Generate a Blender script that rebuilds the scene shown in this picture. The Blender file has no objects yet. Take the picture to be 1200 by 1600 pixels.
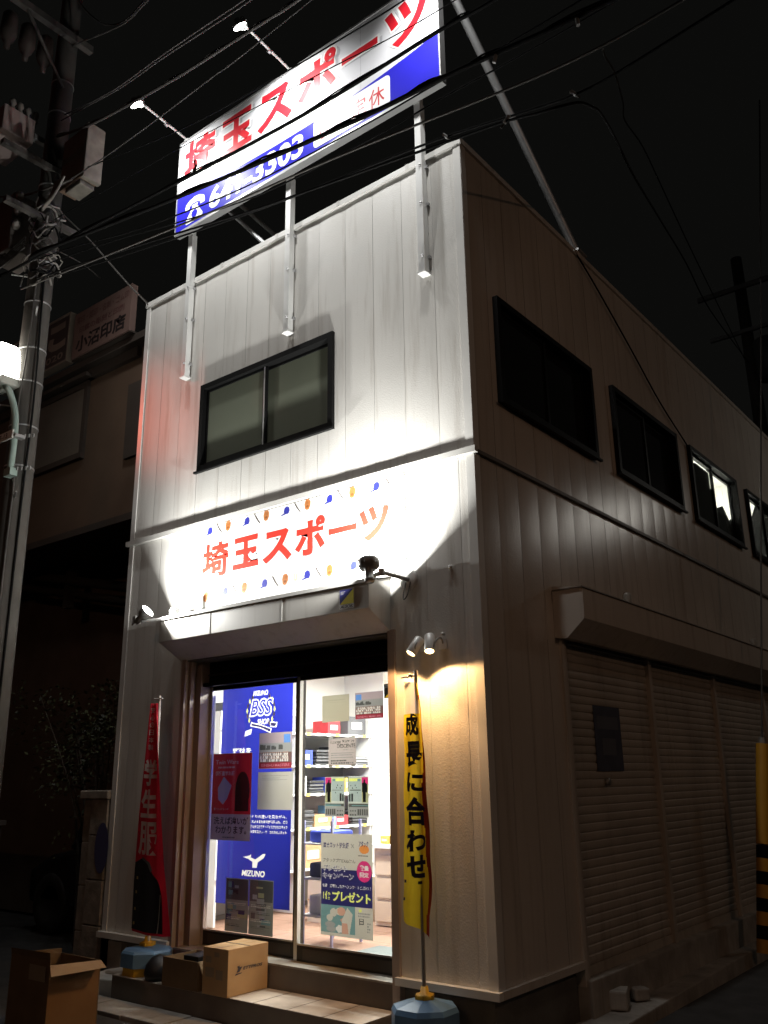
import bpy, bmesh, math, random
from mathutils import Vector, Matrix
random.seed(7)
SC = bpy.context.scene
COL = SC.collection
R = math.radians

# ------------------------------------------------------------------ camera
def make_camera():
    yaw, pitch, roll = R(-38.2123), R(16.9269), R(-0.8288)
    cy, sy, cp, sp = math.cos(yaw), math.sin(yaw), math.cos(pitch), math.sin(pitch)
    f = Vector((sy*cp, cy*cp, sp)); r = Vector((cy, -sy, 0)); u = r.cross(f)
    cr, sr = math.cos(roll), math.sin(roll)
    r2 = cr*r + sr*u; u2 = -sr*r + cr*u
    m = Matrix((( r2.x, u2.x, -f.x, 3.0581), (r2.y, u2.y, -f.y, -4.9077), (r2.z, u2.z, -f.z, 1.57), (0, 0, 0, 1)))
    cd = bpy.data.cameras.new('camera'); cd.lens = 36*1366.72/1600; cd.sensor_width = 36
    cd.sensor_fit = 'AUTO'; cd.clip_start = .05; cd.clip_end = 600
    o = bpy.data.objects.new('camera', cd); o.matrix_world = m; COL.objects.link(o); SC.camera = o
make_camera()

# ------------------------------------------------------------------ night sky, exposure
W = bpy.data.worlds.new('World'); SC.world = W; W.use_nodes = True
bg = W.node_tree.nodes['Background']; bg.inputs[0].default_value = (.0034, .0034, .0031, 1); bg.inputs[1].default_value = 1.0
SC.view_settings.view_transform = 'Standard'; SC.view_settings.look = 'None'
SC.view_settings.exposure = 0; SC.view_settings.gamma = 1
SC.cycles.use_denoising = True
SC.cycles.max_bounces = 8; SC.cycles.transparent_max_bounces = 16
SC.cycles.sample_clamp_indirect = 4.0
SC.cycles.caustics_reflective = False; SC.cycles.caustics_refractive = False

# lamp strengths (some lamps out of view are inferred from light on the walls)
P_TOP, P_LOWL, P_LOWR, P_WARM, P_STREET = 225, 70, 86, 36, 20
P_ROOM, P_UP, P_SIDE, P_FAR, P_RED, P_BROWN = 130, 260, 45, 330, 650, 150

# ------------------------------------------------------------------ helpers
MATS = {}
def mat(name, col, rough=.6, metal=0, var=.12, vscale=3., bump=0., bscale=60., emit=None, trans=0, spec=.5, coat=0, stretch=None, streak=0):
    if name in MATS: return MATS[name]
    m = bpy.data.materials.new(name); m.use_nodes = True; nt = m.node_tree; N = nt.nodes; L = nt.links
    b = N['Principled BSDF']; out = N['Material Output']
    b.inputs['Roughness'].default_value = rough; b.inputs['Metallic'].default_value = metal
    b.inputs['Specular IOR Level'].default_value = spec; b.inputs['Coat Weight'].default_value = coat
    tc = N.new('ShaderNodeTexCoord'); src = tc.outputs['Object']
    if stretch:
        mp = N.new('ShaderNodeMapping'); mp.inputs['Scale'].default_value = stretch; L.new(src, mp.inputs[0]); src = mp.outputs[0]
    nz = N.new('ShaderNodeTexNoise'); nz.inputs['Scale'].default_value = vscale; nz.inputs['Detail'].default_value = 6; L.new(src, nz.inputs['Vector'])
    mr = N.new('ShaderNodeMapRange'); mr.inputs['From Min'].default_value = .3; mr.inputs['From Max'].default_value = .7
    mr.inputs['To Min'].default_value = 1-var; mr.inputs['To Max'].default_value = 1+var; L.new(nz.outputs['Fac'], mr.inputs['Value'])
    mx = N.new('ShaderNodeMix'); mx.data_type = 'RGBA'; mx.blend_type = 'MULTIPLY'; mx.inputs['Factor'].default_value = 1
    mx.inputs['A'].default_value = (*col, 1); L.new(mr.outputs['Result'], mx.inputs['B']); L.new(mx.outputs['Result'], b.inputs['Base Color'])
    if streak:
        mp2 = N.new('ShaderNodeMapping'); mp2.inputs['Scale'].default_value = (7, 7, .45); L.new(tc.outputs['Object'], mp2.inputs[0])
        n3 = N.new('ShaderNodeTexNoise'); n3.inputs['Scale'].default_value = 1.6; n3.inputs['Detail'].default_value = 5; n3.inputs['Roughness'].default_value = .65; L.new(mp2.outputs[0], n3.inputs['Vector'])
        m3 = N.new('ShaderNodeMapRange'); m3.inputs['From Min'].default_value = .52; m3.inputs['From Max'].default_value = .78; m3.inputs['To Min'].default_value = 0; m3.inputs['To Max'].default_value = streak
        L.new(n3.outputs['Fac'], m3.inputs['Value'])
        mx3 = N.new('ShaderNodeMix'); mx3.data_type = 'RGBA'; mx3.inputs['B'].default_value = (col[0]*.5, col[1]*.44, col[2]*.38, 1)
        L.new(m3.outputs['Result'], mx3.inputs['Factor']); L.new(mx.outputs['Result'], mx3.inputs['A']); L.new(mx3.outputs['Result'], b.inputs['Base Color'])
    if bump:
        n2 = N.new('ShaderNodeTexNoise'); n2.inputs['Scale'].default_value = bscale; n2.inputs['Detail'].default_value = 3; L.new(src, n2.inputs['Vector'])
        bp = N.new('ShaderNodeBump'); bp.inputs['Strength'].default_value = bump; bp.inputs['Distance'].default_value = .004
        L.new(n2.outputs['Fac'], bp.inputs['Height']); L.new(bp.outputs['Normal'], b.inputs['Normal'])
    if emit:
        b.inputs['Emission Color'].default_value = (*emit[:3], 1); b.inputs['Emission Strength'].default_value = emit[3]
    if trans:
        t = N.new('ShaderNodeBsdfTranslucent'); L.new(mx.outputs['Result'], t.inputs['Color'])
        s = N.new('ShaderNodeMixShader'); s.inputs[0].default_value = trans
        L.new(b.outputs[0], s.inputs[1]); L.new(t.outputs[0], s.inputs[2]); L.new(s.outputs[0], out.inputs['Surface'])
    MATS[name] = m; return m

def glass(name, tint=(.95, .97, .95), refl=.5):
    if name in MATS: return MATS[name]
    m = bpy.data.materials.new(name); m.use_nodes = True; nt = m.node_tree; N = nt.nodes; L = nt.links
    N.remove(N['Principled BSDF'])
    t = N.new('ShaderNodeBsdfTransparent'); t.inputs[0].default_value = (*tint, 1)
    g = N.new('ShaderNodeBsdfGlossy'); g.inputs['Roughness'].default_value = .03
    lw = N.new('ShaderNodeLayerWeight'); lw.inputs['Blend'].default_value = .5
    pw = N.new('ShaderNodeMath'); pw.operation = 'POWER'; pw.inputs[1].default_value = 5; L.new(lw.outputs['Facing'], pw.inputs[0])
    fr = N.new('ShaderNodeMath'); fr.operation = 'MULTIPLY_ADD'; fr.inputs[1].default_value = .93; fr.inputs[2].default_value = .04; L.new(pw.outputs[0], fr.inputs[0])
    nz = N.new('ShaderNodeTexNoise'); nz.inputs['Scale'].default_value = 1.3
    bp = N.new('ShaderNodeBump'); bp.inputs['Strength'].default_value = .05; bp.inputs['Distance'].default_value = .02
    L.new(nz.outputs['Fac'], bp.inputs['Height']); L.new(bp.outputs[0], g.inputs['Normal'])
    s = N.new('ShaderNodeMixShader'); L.new(fr.outputs[0], s.inputs[0]); L.new(t.outputs[0], s.inputs[1]); L.new(g.outputs[0], s.inputs[2])
    L.new(s.outputs[0], N['Material Output'].inputs['Surface'])
    MATS[name] = m; return m

def wpos(o):
    v = Vector((0, 0, 0))
    while o is not None: v += o.location; o = o.parent
    return v
def tag(o, label=None, cat=None, group=None, kind=None):
    for k, v in (('label', label), ('category', cat), ('group', group), ('kind', kind)):
        if v: o[k] = v
    return o
def thing(name, label, cat, loc=(0, 0, 0), group=None):
    o = bpy.data.objects.new(name, None); o.empty_display_size = .1; o.location = loc; COL.objects.link(o)
    return tag(o, label, cat, group)

class MB:
    def __init__(s): s.v = []; s.f = []; s.m = []; s.mats = []; s.sm = []
    def mi(s, m):
        if m not in s.mats: s.mats.append(m)
        return s.mats.index(m)
    def add(s, vs, fs, m, smooth=False):
        o = len(s.v); s.v += [tuple(v) for v in vs]; i = s.mi(m)
        for f in fs: s.f.append([o+k for k in f]); s.m.append(i); s.sm.append(smooth)
        return s
    def box(s, x0, x1, y0, y1, z0, z1, m, rz=0, piv=None):
        x0, x1 = sorted((x0, x1)); y0, y1 = sorted((y0, y1)); z0, z1 = sorted((z0, z1))
        vs = [(x0,y0,z0),(x1,y0,z0),(x1,y1,z0),(x0,y1,z0),(x0,y0,z1),(x1,y0,z1),(x1,y1,z1),(x0,y1,z1)]
        if rz:
            px, py = piv or ((x0+x1)/2, (y0+y1)/2); c, n = math.cos(rz), math.sin(rz)
            vs = [(px+(x-px)*c-(y-py)*n, py+(x-px)*n+(y-py)*c, z) for x, y, z in vs]
        return s.add(vs, [(0,3,2,1),(4,5,6,7),(0,1,5,4),(1,2,6,5),(2,3,7,6),(3,0,4,7)], m)
    def quad(s, a, b, c, d, m): return s.add([a, b, c, d], [(0,1,2,3)], m)
    def prism(s, pts, y0, y1, m):          # x-z outline, extruded along y
        n = len(pts); vs = [(x, y0, z) for x, z in pts] + [(x, y1, z) for x, z in pts]
        return s.add(vs, [tuple(range(n)), tuple(range(2*n-1, n-1, -1))] + [(i, i+n, (i+1) % n+n, (i+1) % n) for i in range(n)], m)
    def prismx(s, pts, x0, x1, m):         # y-z outline, extruded along x
        n = len(pts); vs = [(x0, y, z) for y, z in pts] + [(x1, y, z) for y, z in pts]
        return s.add(vs, [tuple(range(n)), tuple(range(2*n-1, n-1, -1))] + [(i, i+n, (i+1) % n+n, (i+1) % n) for i in range(n)], m)
    def prismz(s, pts, z0, z1, m):
        n = len(pts); vs = [(x, y, z0) for x, y in pts] + [(x, y, z1) for x, y in pts]
        return s.add(vs, [tuple(range(n)), tuple(range(2*n-1, n-1, -1))] + [(i, i+n, (i+1) % n+n, (i+1) % n) for i in range(n)], m)
    def flat(s, pts, F, m):                # flat printed outline through map F
        return s.add([F(*p) for p in pts], [tuple(range(len(pts)))], m)
    def rect(s, u0, u1, v0, v1, F, m): return s.flat([(u0,v0),(u1,v0),(u1,v1),(u0,v1)], F, m)
    def disc(s, cu, cv, ru, rv, F, m, n=20): return s.flat([(cu+ru*math.cos(2*math.pi*k/n), cv+rv*math.sin(2*math.pi*k/n)) for k in range(n)], F, m)
    def tube(s, pts, r, m, n=8, cap=True, r1=None):
        P = [Vector(p) for p in pts]; K = len(P); vs = []; fs = []; prev = None
        for i, p in enumerate(P):
            d = (P[min(i+1, K-1)]-P[max(i-1, 0)]).normalized()
            a = prev if prev is not None and abs(prev.dot(d)) < .95 else (Vector((0,0,1)) if abs(d.z) < .9 else Vector((1,0,0)))
            e1 = (a - d*a.dot(d)).normalized(); e2 = d.cross(e1); prev = e1
            rr = r if r1 is None else r+(r1-r)*i/(K-1)
            for k in range(n):
                t = 2*math.pi*k/n; vs.append(p+e1*(rr*math.cos(t))+e2*(rr*math.sin(t)))
        for i in range(K-1):
            for k in range(n): fs.append((i*n+k, i*n+(k+1) % n, (i+1)*n+(k+1) % n, (i+1)*n+k))
        s.add(vs, fs, m, True)
        if cap: s.add([vs[k] for k in range(n)], [tuple(range(n-1, -1, -1))], m); s.add([vs[(K-1)*n+k] for k in range(n)], [tuple(range(n))], m)
        return s
    def lathe(s, c, axis, prof, m, n=20):   # prof: list of (distance along axis, radius)
        a = Vector(axis).normalized(); e1 = a.orthogonal().normalized(); e2 = a.cross(e1); c = Vector(c); vs = []; fs = []
        for d, r in prof:
            for k in range(n):
                t = 2*math.pi*k/n; vs.append(c+a*d+e1*(r*math.cos(t))+e2*(r*math.sin(t)))
        for i in range(len(prof)-1):
            for k in range(n): fs.append((i*n+k, i*n+(k+1) % n, (i+1)*n+(k+1) % n, (i+1)*n+k))
        return s.add(vs, fs, m, True)
    def text(s, body, F, u0, u1, v0, v1, m, bold=0., shear=0., dense=False):
        vs, fs = glyphs(body, bold, shear, dense)
        xs = [p[0] for p in vs]; ys = [p[1] for p in vs]
        if not xs: return s
        ax, bx, ay, by = min(xs), max(xs), min(ys), max(ys)
        vs2 = [F(u0+(x-ax)/max(bx-ax, 1e-6)*(u1-u0), v0+(y-ay)/max(by-ay, 1e-6)*(v1-v0)) for x, y in vs]
        return s.add(vs2, fs, m)
    def build(s, name, parent=None, bevel=0):
        me = bpy.data.meshes.new(name); off = wpos(parent) if parent else Vector((0,0,0))
        if parent is None and s.v:
            xs, ys, zs = zip(*s.v); off = Vector(((min(xs)+max(xs))/2, (min(ys)+max(ys))/2, min(zs)))
        me.from_pydata([tuple(Vector(v)-off) for v in s.v], [], s.f)
        for m in s.mats: me.materials.append(m)
        me.polygons.foreach_set('material_index', s.m); me.polygons.foreach_set('use_smooth', s.sm)
        if bevel:
            bm = bmesh.new(); bm.from_mesh(me); bmesh.ops.remove_doubles(bm, verts=bm.verts, dist=1e-5)
            bmesh.ops.bevel(bm, geom=[e for e in bm.edges if len(e.link_faces) == 2 and e.calc_face_angle(0) > .5], offset=bevel, segments=2, affect='EDGES', profile=.6)
            bm.to_mesh(me); bm.free()
        o = bpy.data.objects.new(name, me); COL.objects.link(o)
        if parent: o.parent = parent
        else: o.location = off
        return o

GL = {}
def glyphs(body, bold, shear, dense=False):
    k = (body, bold, shear, dense)
    if k not in GL:
        c = bpy.data.curves.new('lettering', 'FONT'); c.body = body; c.size = 1; c.offset = bold; c.shear = shear; c.resolution_u = 3
        o = bpy.data.objects.new('lettering', c); COL.objects.link(o)
        dg = bpy.context.evaluated_depsgraph_get(); me = bpy.data.meshes.new_from_object(o.evaluated_get(dg))
        if dense:
            bm = bmesh.new(); bm.from_mesh(me); bmesh.ops.triangulate(bm, faces=bm.faces)
            for _ in range(4):
                long = [e for e in bm.edges if e.calc_length() > .09]
                if not long: break
                bmesh.ops.subdivide_edges(bm, edges=long, cuts=1); bmesh.ops.triangulate(bm, faces=[f for f in bm.faces if len(f.verts) > 3])
            bm.to_mesh(me); bm.free()
        GL[k] = ([(v.co.x, v.co.y) for v in me.vertices], [tuple(p.vertices) for p in me.polygons])
        bpy.data.objects.remove(o); bpy.data.curves.remove(c); bpy.data.meshes.remove(me)
    return GL[k]

def lamp(name, kind, loc, power, color, parent=None, aim=None, size=.05, angle=120, blend=.5, sy=None):
    d = bpy.data.lights.new(name, kind); d.energy = power; d.color = color
    if kind == 'SPOT': d.spot_size = R(angle); d.spot_blend = blend; d.shadow_soft_size = size
    elif kind == 'AREA' and sy is None: d.shape = 'DISK'; d.size = size
    elif kind == 'AREA': d.shape = 'RECTANGLE'; d.size = size; d.size_y = sy
    else: d.shadow_soft_size = size
    o = bpy.data.objects.new(name, d); COL.objects.link(o)
    o.location = Vector(loc)-(wpos(parent) if parent else Vector((0,0,0)))
    if parent: o.parent = parent
    if aim is not None: o.rotation_euler = (Vector(aim)-Vector(loc)).to_track_quat('-Z', 'Y').to_euler()
    return o
def lerp(a, b, t): return a+(b-a)*t
def smooth_path(pts, k=6):
    P = [Vector(p) for p in pts]; out = []
    for i in range(len(P)-1):
        p0, p1, p2, p3 = P[max(i-1,0)], P[i], P[i+1], P[min(i+2,len(P)-1)]
        for j in range(k):
            t = j/k; out.append(.5*((2*p1)+(p2-p0)*t+(2*p0-5*p1+4*p2-p3)*t*t+(3*p1-p0-3*p2+p3)*t**3))
    out.append(P[-1]); return out

# ------------------------------------------------------------------ materials
M = mat
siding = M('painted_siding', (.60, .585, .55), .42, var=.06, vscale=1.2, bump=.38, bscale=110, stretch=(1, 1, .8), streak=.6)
siding_s = M('side_siding', (.54, .50, .45), .24, var=.08, vscale=1.0, bump=.28, bscale=70, streak=.5)  # same siding as the front, warm street light browned into its colour
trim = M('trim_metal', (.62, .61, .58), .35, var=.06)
joint = M('front_joint', (.58, .57, .54), .45); joint_s = M('side_joint', (.50, .46, .41), .3)  # joints in nearly the colour of the boards
band_m = M('band_metal', (.50, .49, .46), .4)
canopy_m = M('canopy_sheet', (.52, .50, .46), .4, var=.07, vscale=2, streak=.5)
bronze = M('bronze_frame', (.035, .030, .026), .35, .3)
black_al = M('black_aluminium', (.005, .005, .005), .5, 0, spec=.12)
silver = M('silver_aluminium', (.62, .61, .60), .3, .7)
jamb_m = M('jamb_sheet', (.36, .29, .25), .45, .1)
frost = M('frosted_glass', (.105, .115, .085), .5, spec=.15, var=.12, vscale=.8)
dark_pane = M('dark_pane', (.012, .013, .014), .08, spec=.6)
concrete = M('concrete', (.30, .28, .25), .9, var=.3, vscale=4, bump=.5, bscale=40, streak=.6)
found = M('foundation', (.12, .115, .105), .9, var=.25, vscale=3, bump=.4, bscale=30)
tile_m = M('step_tile', (.38, .32, .26), .7, var=.35, vscale=4, bump=.2, bscale=80)
riser_m = M('riser_tile', (.16, .135, .115), .75, var=.15, vscale=5)
asphalt = M('asphalt', (.040, .039, .038), .85, var=.35, vscale=6, bump=.8, bscale=90)
white_p = M('white_print', (.78, .78, .76), .35, var=.03)
gloss_w = M('sign_white', (.62, .62, .64), .3, var=.05, vscale=.9, spec=.3)
red_p = M('red_print', (.52, .012, .022), .35, var=.05)
blue_p = M('blue_print', (.022, .020, .40), .38, var=.05, spec=.1)
grey_p = M('grey_print', (.40, .40, .42), .4, var=.03)
navy_p = M('navy_print', (.022, .020, .12), .4)
red_b = M('banner_red', (.58, .030, .018), .4); black_p = M('black_print', (.012, .012, .014), .45)
yellow_p = M('yellow_print', (.70, .55, .03), .45)
brown_p = M('brown_print', (.42, .16, .05), .45)
cream_p = M('cream_print', (.62, .50, .30), .45)
lens_w = M('lamp_lens', (.9, .9, .88), .3, emit=(1, .98, .93, 45))
lens_o = M('warm_lens', (.9, .8, .6), .3, emit=(1, .62, .26, 30))
lens_s = M('street_lens', (.9, .9, .85), .3, emit=(1, .98, .88, 14))
tube_e = M('tube_light', (.9, .9, .9), .3, emit=(1, 1, .97, 9))
lens_r = M('red_signal_lens', (.6, .02, .01), .3, emit=(1, .12, .05, 20))
cast = M('lamp_casting', (.42, .43, .42), .4, .4)
dark_cast = M('dark_casting', (.26, .26, .25), .4, .4)
cable = M('cable_sheath', (.006, .006, .006), .8, spec=.1)
cable_g = M('grey_cable_sheath', (.075, .07, .065), .7, spec=.2)
galv = M('galvanised_steel', (.42, .42, .42), .45, .6, var=.12)
white_st = M('white_steel', (.72, .72, .70), .35, .1)
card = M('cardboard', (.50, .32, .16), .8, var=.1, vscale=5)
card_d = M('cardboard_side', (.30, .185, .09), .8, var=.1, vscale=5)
card_dk = M('dim_cardboard', (.16, .105, .055), .85, var=.15, vscale=5)  # dimmed copy of the cardboard, shade put into its colour
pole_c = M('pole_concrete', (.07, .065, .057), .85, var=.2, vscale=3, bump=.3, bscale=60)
room_w = M('room_white', (.80, .79, .76), .7, var=.03)
shelf_m = M('shelf_board', (.68, .67, .66), .5)
floor_t = M('shop_floor', (.30, .175, .125), .5, var=.1, vscale=4)
pane = glass('shop_glass')

# ------------------------------------------------------------------ setting
b = MB(); b.box(-60, 60, -60, -.66, -.3, -.03, asphalt); b.box(.34, 60, -.66, 60, -.3, -.031, asphalt); b.box(-60, -3.62, -.66, 60, -.3, -.032, asphalt)
tag(b.build('ground'), kind='structure')
b = MB()
for k in range(9):
    x = -3.6+k*.44; b.box(x+.004, x+.436, -.655, -.372, -.2, .0+random.uniform(-.003, .003), concrete)
b.box(-.75, .30, -.372, -.0, -.2, -.004, concrete)
tag(b.build('pavement', bevel=.006), kind='structure')
b = MB()
ed = [(.0, -.0), (.24, -.3), (.30, .6), (.27, 1.5), (.24, 2.4), (.2, 3.6), (.19, 4.8), (.17, 8), (.16, 12), (0, 12)]
b.prismz(ed, -.25, .012, concrete)
tag(b.build('side_path', bevel=.01), kind='structure')

# ------------------------------------------------------------------ the shop
shop = thing('sports_shop', 'white two storey sports shop with floodlit front and long dim shuttered side', 'shop', (-1.95, 0, 0))
WX, HT, LEN = -3.913, 6.33, 9.6
BZ = 3.758

def strip_wall(b, length, pitch, z0, z1, openings, P, m, mj, arc=.0028, start=0., tl=.0028):
    """vertical siding boards, faintly bowed, parted by grooves; P(u, d, z) -> point, d = outwards"""
    cuts = {0, length}
    u = start
    while u < length:
        if u > 0: cuts.add(u)
        u += pitch
    for o in openings:
        cuts.add(o[0]); cuts.add(o[1])
    edges = sorted(cuts)
    def depth(t): return arc*(1-(2*t-1)**2)
    for i in range(len(edges)-1):
        a, c = edges[i], edges[i+1]
        if c-a < .004: continue
        n0 = math.floor((a-start+1e-6)/pitch); bu0 = start+n0*pitch
        tilt = (random.Random(int(n0)+int(pitch*1000)).random()-.5)*tl
        mid = (a+c)/2; zs = [(z0, z1)]
        for o in openings:
            if o[0]-1e-6 <= mid <= o[1]+1e-6:
                nz = []
                for s, e in zs:
                    if o[2] > s: nz.append((s, min(e, o[2])))
                    if o[3] < e: nz.append((max(s, o[3]), e))
                zs = [q for q in nz if q[1]-q[0] > 1e-4]
        g0 = .0016 if abs(a-bu0) < 1e-4 else 0
        g1 = .0016 if abs(c-(bu0+pitch)) < 1e-4 else 0
        us = [a+g0+(c-g1-a-g0)*k/6 for k in range(7)]
        for s, e in zs:
            vs = [P(q, depth((q-bu0)/pitch)+tilt*((q-bu0)/pitch-.5), z) for q in us for z in (s, e)]
            b.add(vs, [(2*k, 2*k+2, 2*k+3, 2*k+1) for k in range(6)], m, True)
            if g0: b.add([P(a-.0016, -.0015, s), P(a+.0016, -.0015, s), P(a+.0016, -.0015, e), P(a-.0016, -.0015, e)], [(0,1,2,3)], mj)

OPEN = (-3.0, -.745, .0, 2.58)                       # shop opening x0 x1 z0 z1
FW = (-2.951, -1.309, 4.288, 5.13)                   # upstairs front window
SW = [(y, y+1.6455, 4.27, 5.14) for y in (.386, 2.4947, 4.561, 6.65)]
PF = lambda u, d, z: (WX+u, -d, z)
ops = [(o[0]-WX, o[1]-WX, o[2], o[3]) for o in (OPEN, FW)]
b = MB(); strip_wall(b, -WX, .302, .36, BZ, ops, PF, siding, joint, start=.16); strip_wall(b, -WX, .302, BZ, HT, ops, PF, siding, joint, start=.01)
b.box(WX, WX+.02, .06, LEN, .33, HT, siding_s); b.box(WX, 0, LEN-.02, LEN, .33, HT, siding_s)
b.build('front_wall', shop)
b = MB()
PS = lambda u, d, z: (d, u, z)
SH = (1.115, 9.2, .25, 2.56)
so = [(s[0], s[1], s[2], s[3]) for s in SW]+[SH]
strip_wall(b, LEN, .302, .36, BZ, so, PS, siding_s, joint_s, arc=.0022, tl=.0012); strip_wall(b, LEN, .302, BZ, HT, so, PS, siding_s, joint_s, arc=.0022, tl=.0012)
b.build('side_wall', shop)
b = MB(); b.box(WX+.03, -.03, .03, LEN-.03, HT-.12, HT-.02, found); b.build('roof', shop)
b = MB()
b.box(WX-.02, .025, -.025, .04, HT, HT+.05, trim); b.box(-.04, .025, .04, LEN, HT, HT+.05, siding_s); b.box(WX-.02, WX+.04, .04, LEN, HT, HT+.05, trim)
for k in range(5): b.box(WX+.4+k*.75, WX+.43+k*.75, -.028, -.025, HT-.0, HT+.052, band_m)
b.build('parapet_cap', shop)
b = MB()
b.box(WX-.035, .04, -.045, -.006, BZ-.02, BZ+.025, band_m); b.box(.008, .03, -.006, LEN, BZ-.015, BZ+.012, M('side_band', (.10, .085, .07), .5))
b.build('floor_band', shop)
b = MB()
b.box(-.055, .012, -.014, -.0045, .36, BZ-.02, trim); b.box(-.055, .012, -.014, -.0045, BZ+.025, HT, trim)
b.box(.0075, .013, -.0045, .06, .36, BZ-.02, trim); b.box(.0075, .013, -.0045, .06, BZ+.025, HT, trim)
b.build('corner_trim', shop)
b = MB()
b.box(WX-.012, WX+.05, -.014, -.0045, .36, BZ-.02, trim); b.box(WX-.012, WX+.05, -.014, -.0045, BZ+.025, HT, trim)
b.build('corner_trim', shop)
b = MB()
b.box(WX-.035, -3.01, -.05, .0, .315, .36, trim); b.build('base_trim', shop)
b = MB(); b.box(-.735, .035, -.05, .0, .315, .36, trim); b.box(.0, .034, .0, 1.1, .315, .36, siding_s)
b.build('base_trim', shop)
b = MB()
b.box(WX+.06, -3.03, .03, .12, -.05, .315, found); b.box(-.72, -.05, .03, .12, -.05, .315, found); b.box(-.16, -.05, .12, LEN, -.05, .315, found)
b.box(WX+.06, WX+.18, .12, LEN, -.05, .36, found)
b.build('foundation', shop)
# entrance step, sill, jambs
b = MB(); b.box(-3.24, -.745, -.37, .0, -.05, .148, riser_m)
nx = 8
for i in range(nx):
    x0 = -3.24+i*(2.495/nx); b.box(x0+.002, x0+2.495/nx-.002, -.373, -.004, .148, .156, tile_m)
b.build('entrance_step', shop, bevel=.003)
b = MB(); b.box(-2.98, -.76, .0, .27, -.05, .305, riser_m); b.box(-2.98, -.76, -.006, .27, .305, .318, concrete)
b.build('door_sill', shop)
b = MB()
b.box(-3.03, -2.985, -.022, .27, .156, 2.58, jamb_m); b.box(-2.985, -2.955, .02, .06, .318, 2.56, M('jamb_rib', (.30, .22, .18), .45)); b.box(-2.985, -2.915, .10, .27, .318, 2.56, jamb_m)
b.build('door_jamb', shop)
b = MB(); b.box(-.775, -.715, -.022, .27, -.03, 2.58, jamb_m)
b.build('door_jamb', shop)
b = MB(); b.box(-2.93, -.775, .12, .26, 2.345, 2.375, black_al); b.box(-2.93, -.775, .19, .25, 2.375, 2.56, black_al); b.box(-2.93, -.775, .175, .19, 2.44, 2.452, bronze); b.box(-2.985, -.775, .0, .26, 2.555, 2.575, found)
b.build('transom', shop)
# entrance shutter-box canopy
b = MB(); yf = -.255; cx0, cx1 = -3.07, -.752
prof = [(yf, 2.705), (yf, 2.895), (-.008, 2.96), (-.008, 2.565)]
b.prismx(prof, cx0, cx1, canopy_m)
b.build('canopy_box', shop, bevel=.004)
b = MB(); b.box(cx0-.012, cx1+.012, yf-.018, yf-.001, 2.888, 2.906, trim); b.prismx([(yf-.018, 2.906), (yf-.018, 2.912), (-.009, 2.978), (-.009, 2.966)], cx0-.012, cx1+.012, trim)
for x in (-2.42, -1.6): b.box(x-.002, x+.002, yf-.003, yf-.0005, 2.71, 2.886, joint)
b.build('canopy_flashing', shop)

# sliding doors
def door(x0, x1, y, stiles, railz, name='sliding_door'):
    b = MB(); z0, z1 = .32, 2.345
    (m0, w0), (m1, w1) = stiles
    b.box(x0, x0+w0, y-.018, y+.018, z0, z1, m0); b.box(x1-w1, x1, y-.018, y+.018, z0, z1, m1)
    b.box(x0+w0, x1-w1, y-.017, y+.017, z1-.03, z1, black_al); b.box(x0+w0, x1-w1, y-.017, y+.017, z0, railz, bronze)
    b.box(x0+w0+.06, x1-w1-.02, y-.02, y-.0172, z0+.015, railz-.02, M('rail_panel', (.07, .06, .05), .4, .3))
    b.box(x0+w0, x1-w1, y-.021, y-.016, railz, railz+.012, silver)
    d = b.build(name, shop)
    g = MB(); g.box(x0+w0, x1-w1, y-.003, y+.003, railz, z1-.03, pane); g.build('glass_pane', d)
    return d
door(-2.912, -1.81, .225, ((silver, .03), (bronze, .075)), .425)
dd = door(-1.815, -.776, .165, ((silver, .032), (bronze, .045)), .425)
b = MB(); b.box(-.84, -.82, .135, .147, .80, .87, black_al); b.box(-.845, -.815, .128, .135, .81, .83, black_al); b.build('door_pull', dd)

# windows
def window(plane, a0, a1, z0, z1, fr_m, panes, proud=.045):
    """plane 'f' -> along x on y=0, 's' -> along y on x=0"""
    def bx(b, u0, u1, d0, d1, zz0, zz1, m):
        if plane == 'f': b.box(u0, u1, -d1, -d0, zz0, zz1, m)
        else: b.box(d0, d1, u0, u1, zz0, zz1, m)
    w = .04; b = MB()
    bx(b, a0-.01, a1+.01, -.07, proud, z1-w, z1+.01, fr_m); bx(b, a0-.01, a1+.01, -.07, proud, z0-.012, z0+w, fr_m)
    bx(b, a0-.01, a0+w, -.07, proud, z0+w, z1-w, fr_m); bx(b, a1-w, a1+.01, -.07, proud, z0+w, z1-w, fr_m)
    fr = b.build('window', shop)
    mid = (a0+a1)/2
    b = MB(); bx(b, a0+w, mid+.02, -.03, -.005, z0+w, z0+w+.03, fr_m); bx(b, a0+w, mid+.02, -.03, -.005, z1-w-.025, z1-w, fr_m)
    bx(b, mid-.018, mid+.018, -.03, .0, z0+w, z1-w, fr_m); bx(b, a0+w, a0+w+.025, -.03, -.005, z0+w+.03, z1-w-.025, fr_m)
    bx(b, mid-.02, a1-w, -.06, -.035, z0+w, z0+w+.03, fr_m); bx(b, mid-.02, a1-w, -.06, -.035, z1-w-.025, z1-w, fr_m); bx(b, a1-w-.025, a1-w, -.06, -.035, z0+w+.03, z1-w-.025, fr_m)
    b.build('sash', fr)
    b = MB(); bx(b, a0+w, mid, -.02, -.015, z0+w, z1-w, panes[0]); b.build('pane', fr)
    b = MB(); bx(b, mid, a1-w, -.05, -.045, z0+w, z1-w, panes[1]); b.build('pane', fr)
    b = MB(); bx(b, a0-.03, a1+.03, proud-.01, proud+.02, z0-.03, z0-.012, fr_m); b.build('sill', fr)
    return fr
fw = window('f', *FW, black_al, (frost, frost), .035)
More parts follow.
